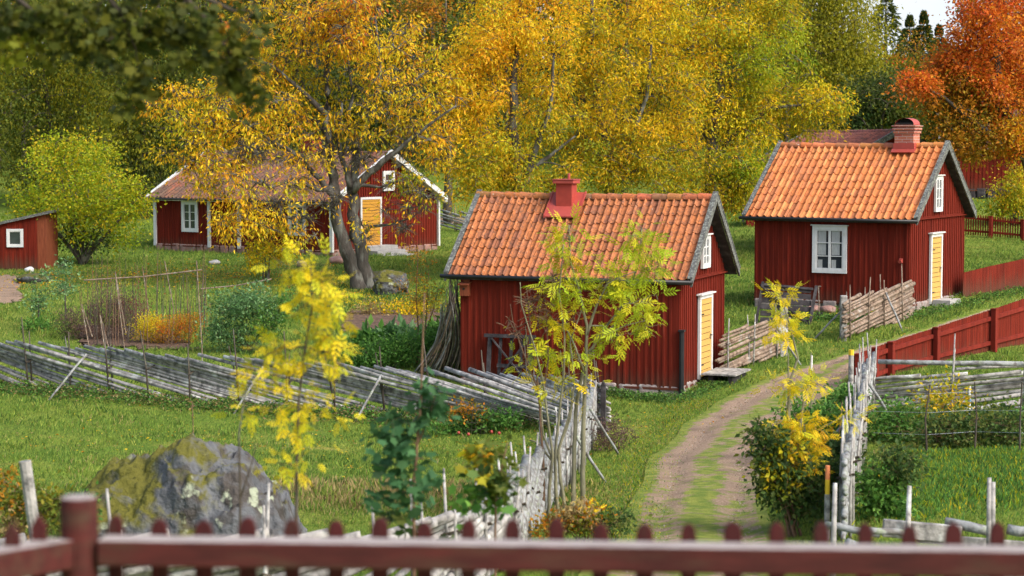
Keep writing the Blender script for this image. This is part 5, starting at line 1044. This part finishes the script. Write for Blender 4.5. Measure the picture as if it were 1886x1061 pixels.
# overhanging maple bough at top left: a tree whose trunk stands left of the frame
plant('maple_tree', 'dark leafed maple bough hanging into the upper left corner', 'tree', (-330, 1000),
    [(60, 30, 120, 50, 18, 'bough'), (200, 60, 110, 60, 20, 'bough'), (330, 40, 110, 50, 20, 'bough'), (430, 80, 50, 60, 12, 'bough'), (440, 150, 24, 40, 6, 'bough'), (250, 140, 34, 40, 6, 'bough'), (140, 90, 60, 34, 7, 'bough'), (410, 40, 20, 16, 1, 'orange'), (300, -60, 240, 50, 26, 'bough'), (-60, -30, 120, 110, 18, 'bough'), (20, 80, 40, 30, 5, 'oliveyel'), (455, 50, 30, 50, 6, 'bough'), (235, 185, 24, 34, 3, 'bough'), (470, 180, 14, 26, 3, 'bough'), (350, 110, 40, 30, 4, 'bough')],
    D=11, stems=(([(-330, 1060), (-330, 700), (-320, 300), (-260, 50), (-200, -150)], .16, .08), ([(-290, 180), (-160, 40), (0, -30), (160, -50), (320, -30), (430, 20)], .04, .010), ([(160, -50), (220, 20), (250, 90)], .02, .006), ([(320, -30), (400, 60), (440, 130)], .02, .006), ([(0, -30), (60, 20), (110, 70)], .02, .006)),
    lpc=18, cr=.085, ls=.055, tmpl=MAPLE, bark='bark', droop=.8, trunk_r=.2, twigs=1, twr=.004, flat=1.0)
plant('garden_bush', 'yellow-green bush at the right edge above the distant picket fence', 'bush', (1870, 412), [(1865, 350, 40, 45, 34, 'yelgreen'), (1850, 385, 40, 26, 18, 'lime'), (1890, 370, 40, 50, 20, 'yellow')], D=88, auto=8, trunk_r=.04, lpc=60, cr=.42, ls=.13)
plant('weed_clump', 'brown seeding weeds by the black gatepost', 'weeds', (1135, 832), [(1130, 800, 34, 26, 26, 'dead'), (1105, 860, 36, 40, 34, 'shrub'), (1125, 850, 28, 30, 16, 'dry'), (1090, 900, 30, 30, 20, 'shrub')], auto=14, trunk_r=.008, lpc=40, cr=.17, ls=.06, tmpl=SLIM, droop=-.3, bark='twig', twigs=4, twr=.004)
plant('weed_clump', 'orange and brown undergrowth at the foot of the ash clump', 'weeds', (1075, 1000), [(1060, 962, 44, 14, 7, 'rust'), (1095, 945, 24, 12, 3, 'gold'), (1000, 970, 30, 16, 6, 'rust'), (1130, 960, 30, 20, 12, 'shrub'), (1060, 950, 40, 18, 14, 'dry'), (1080, 960, 40, 20, 10, 'olive')], auto=12, trunk_r=.006, lpc=40, cr=.14, ls=.06, droop=0, bark='twig', twigs=4, twr=.003)
plant('weed_clump', 'rusty weeds and seedlings in the lower left corner', 'weeds', (40, 1040), [(20, 905, 60, 34, 12, 'olive'), (20, 900, 60, 40, 5, 'rust'), (60, 935, 70, 40, 34, 'olive'), (10, 970, 60, 40, 26, 'dry'), (110, 950, 40, 36, 16, 'olive'), (0, 860, 30, 50, 4, 'rust'), (150, 930, 30, 20, 8, 'green')], D=19.5, auto=20, trunk_r=.006, lpc=24, cr=.13, ls=.055, droop=-.1, bark='twig', twigs=4, twr=.003)
plant('weed_clump', 'green weeds along the track behind the silvery fence foot', 'weeds', (1625, 960), [(1625, 900, 30, 50, 40, 'green'), (1650, 860, 34, 40, 26, 'shrub'), (1640, 940, 40, 26, 20, 'green')], auto=6, trunk_r=.006, lpc=40, cr=.17, ls=.07, droop=0, bark='twig', twigs=2, twr=.003)
plant('weed_clump', 'dark green nettles round the wire cage in the meadow', 'weeds', (860, 800), [(880, 775, 40, 14, 20, 'shrub'), (830, 790, 44, 12, 20, 'green'), (920, 770, 40, 10, 16, 'green'), (860, 762, 30, 10, 8, 'rust')], auto=6, trunk_r=.006, lpc=40, cr=.2, ls=.08, droop=0, twigs=1)
plant('seedling', 'thin bare seedling standing straight up in the meadow above the boulder', 'seedling', (357, 860), [(356, 760, 4, 20, 2, 'rust')], stems=(([(357, 862), (356, 800), (354, 740)], .012, .005),), lpc=3, cr=.06, ls=.06, trunk_r=.01, bark='twig')
# ------------------------------------------------------------------ grass, weeds and fallen leaves
def sn(x, y, s, k): return np.sin(x * s * 1.3 + k + 1.7 * np.sin(y * s * .7 + k * 2)) * np.cos(y * s * 1.1 - k + 1.3 * np.sin(x * s * .9 + k))
def road_d(x, y):
    c = (rl + rr_) / 2; wd = np.linalg.norm(rr_ - rl, axis=1) / 2; out = np.empty(len(x))
    for i in range(0, len(x), 20000):
        d = np.sqrt((x[i:i + 20000, None] - c[None, :, 0]) ** 2 + (y[i:i + 20000, None] - c[None, :, 1]) ** 2); j = d.argmin(1); out[i:i + 20000] = d[np.arange(len(j)), j] / wd[j]
    return out
def in_house(x, y):
    m = np.zeros(len(x), bool)
    for r, L_, W_ in ((front, 5.131, 3.69), (rightc, 4.444, 4.73), (far, 9.752, 6.671)):
        i = r.matrix_world.inverted(); lx = i[0][0] * x + i[0][1] * y + i[0][3]; ly = i[1][0] * x + i[1][1] * y + i[1][3]; m |= (lx < .02) & (lx > -L_) & (ly > -.02) & (ly < W_)
    return m
def poly_px(x, y, quad):
    P = [gp(*q) for q in quad]; m = np.ones(len(x), bool)
    ar = sum(P[i].x * P[(i + 1) % 4].y - P[(i + 1) % 4].x * P[i].y for i in range(4))
    for i in range(4):
        a, b = P[i], P[(i + 1) % 4]; m &= ((b.x - a.x) * (y - a.y) - (b.y - a.y) * (x - a.x)) * (1 if ar > 0 else -1) > 0
    return m
SOIL = ([(625, 612), (840, 608), (800, 570), (640, 574)], [(150, 640), (370, 645), (300, 600), (140, 600)], [(-60, 562), (42, 556), (30, 508), (-60, 510)])
def grass(n, name, label, hk, wk, seed, mode):
    D = np.exp(RNG.uniform(math.log(16.5), math.log(100), n)); x = RNG.uniform(-.275, .275, n) * D; y = D
    rd = road_d(x, y); keep = ~in_house(x, y)
    keep &= (rd > 1.0 + .12 * sn(x, y, 2.0, 1)) | ((rd < .34) & (RNG.random(n) < .75) & (sn(x, y, 1.5, 4) > -.3)) 
    for q in SOIL: keep &= ~poly_px(x, y, q)
    x, y = x[keep], y[keep]; n = len(x); D = y
    n1, n2, n3 = sn(x, y, .5, 1), sn(x, y, 1.6, 5), sn(x, y, .23, 9)
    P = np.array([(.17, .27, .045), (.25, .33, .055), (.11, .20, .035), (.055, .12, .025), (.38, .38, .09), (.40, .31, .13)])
    wgt = np.stack([np.full(n, 1.2), 1.0 + n1 * 1.1 + n3 * .6, .9 - n1 * .5, .5 - n2 * .9 + .4 * sn(x, y, 4.1, 2), .14 + n3 * .14, .04 + .07 * (n2 > .55)], -1).clip(0.01)
    # straw patch in front of the ash clump and along the meadow's near edge
    st = np.exp(-(((x - gp(640, 915).x) / 2.6) ** 2 + ((y - gp(640, 915).y) / 1.6) ** 2)) + .8 * np.exp(-(((x - gp(900, 920).x) / 1.4) ** 2 + ((y - gp(900, 920).y) / 1.4) ** 2)); wgt[:, 5] += st * 6
    wn = sn(x, y, .9, 13); wgt[:, 5] += .35 * (wn > .6); wgt[:, 3] += 1.4 * (sn(x, y, 1.1, 21) > .62)
    wgt[:, 4] += .5 * ((x < gp(200, 560).x) & (y > 55) & (y < 75))
    sh = np.exp(-(((x - gp(700, 565).x) / 3.2) ** 2 + ((y - gp(700, 555).y) / 4.0) ** 2)); wgt[:, 3] += sh * 5; wgt[:, 2] += sh * 3  # shade beneath the autumn tree, put into the blade colours as darker greens
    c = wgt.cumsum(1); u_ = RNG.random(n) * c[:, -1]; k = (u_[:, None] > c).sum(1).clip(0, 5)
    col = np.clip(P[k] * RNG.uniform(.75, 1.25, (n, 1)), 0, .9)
    h = np.minimum(D * hk, .085 + .0005 * D) * RNG.uniform(.6, 1.3, n) * (1 + .35 * n2 + .2 * n1 + .5 * (sn(x, y, 3.1, 7) > .6) * (D < 60)) * np.where(rd[keep] < .4, .5, 1) * (1 + st * 1.8)
    Y = np.stack([RNG.normal(0, .45, n) + .15, RNG.normal(0, .45, n), np.ones(n)], -1)
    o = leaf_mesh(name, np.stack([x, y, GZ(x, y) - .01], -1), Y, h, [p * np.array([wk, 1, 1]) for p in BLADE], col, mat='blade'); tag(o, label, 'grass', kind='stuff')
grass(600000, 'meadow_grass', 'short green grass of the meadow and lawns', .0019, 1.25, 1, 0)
def band(name, label, pts, n, hw, ls, pal, hh=.3, tmpl=OVAL, dr=-.3):
    G = np.array([tuple(gp(*p)) for p in pts]); t = RNG.random(n) * (len(G) - 1); i = t.astype(int).clip(0, len(G) - 2); f = (t - i)[:, None]; c = G[i] * (1 - f) + G[i + 1] * f
    x = c[:, 0] + RNG.normal(size=n) * hw; y = c[:, 1] + RNG.normal(size=n) * hw; cl_ = .35 + .65 * (sn(x, y, 2.2, 3) * .5 + .5); z = GZ(x, y) + RNG.random(n) * hh * cl_
    Y = np.stack([RNG.normal(size=n) * .8, RNG.normal(size=n) * .8, np.full(n, -dr)], -1); pal = [pal] if isinstance(pal, str) else pal
    K = np.concatenate([pcol(q, m) for q, m in zip(pal, [len(s) for s in np.array_split(np.arange(n), len(pal))])]); o = leaf_mesh(name, np.stack([x, y, z], -1), Y, RNG.uniform(.6, 1.2, n) * ls, tmpl, K); tag(o, label, 'weeds', kind='stuff')
band('fence_weeds', 'low green weeds along the foot of the long pole fence', [(-40, 722), (120, 728), (300, 748), (500, 764), (690, 776), (850, 782), (1000, 786)], 15000, .28, .07, ['shrub', 'green', 'green', 'shrub', 'dry'], .28)
band('verge_weeds', 'rough weeds along the left verge of the dirt track', [(1150, 1010), (1160, 900), (1190, 830), (1240, 775), (1290, 745)], 7000, .24, .05, ['green', 'lime', 'green', 'lime', 'dry'], .16, [p * np.array([.6, 1, 1]) for p in SLIM], -1)
band('verge_weeds', 'low weeds along the foot of the right cottage', [(1500, 590), (1600, 592), (1680, 585), (1780, 562), (1886, 535)], 5000, .2, .07, ['green', 'shrub'], .16)
band('house_weeds', 'green weeds along the stone foot of the nearest cottage', [(1110, 728), (1180, 738), (1256, 744), (1330, 705)], 3500, .16, .06, ['green', 'shrub'], .2)
band('fallen_leaves', 'fallen yellow and orange leaves lying in the grass', [(20, 530), (150, 505), (250, 520), (380, 500), (560, 510), (700, 560)], 5200, 2.6, .09, ['gold', 'orange', 'dry'], .06, OVAL, 0)
band('fallen_leaves', 'scattered fallen leaves on the meadow in front of the long fence', [(100, 800), (500, 830), (900, 830), (1200, 780), (1400, 640), (1700, 600)], 2600, 2.4, .06, ['gold', 'dry', 'rust'], .05, OVAL, 0)
band('rough_grass', 'long rough grass in the right hand meadow', [(1640, 950), (1700, 880), (1800, 850), (1886, 840), (1886, 930)], 26000, .55, .11, ['green', 'lime', 'green', 'green', 'shrub'], .04, [p * np.array([.5, 1, 1]) for p in SLIM], -1.4)
band('fallen_leaves', 'drift of fallen yellow leaves round the foot of the big autumn tree', [(560, 520), (640, 545), (700, 560), (760, 560)], 3500, 1.3, .09, ['gold', 'yellow', 'dry'], .04, OVAL, 0)
G_ = np.stack([rl * (1 - t_) + rr_ * t_ for t_ in (.1, .22, .34, .7, .82, .94)]).reshape(-1, 2); n_ = 9000; k_ = RNG.integers(0, len(G_), n_); x_ = G_[k_, 0] + RNG.normal(size=n_) * .12; y_ = G_[k_, 1] + RNG.normal(size=n_) * .2
o = leaf_mesh('loose_gravel', np.stack([x_, y_, GZ(x_, y_) + .028], -1), RNG.normal(size=(n_, 3)), RNG.uniform(.010, .024, n_), [np.array([(-.4, 0, 0), (.4, 0, .1), (.5, .8, .3), (-.3, 1, .1)]), np.array([(-.3, 1, .1), (.5, .8, .3), (.2, .5, .7)]), np.array([(-.4, 0, 0), (.2, .5, .7), (.4, 0, .1)])], np.array([(.40, .31, .24), (.32, .24, .18), (.50, .44, .37)])[RNG.integers(0, 3, n_)], mat='blade'); tag(o, 'loose stones and grit on the wheel ruts of the dirt track', 'gravel', kind='stuff')
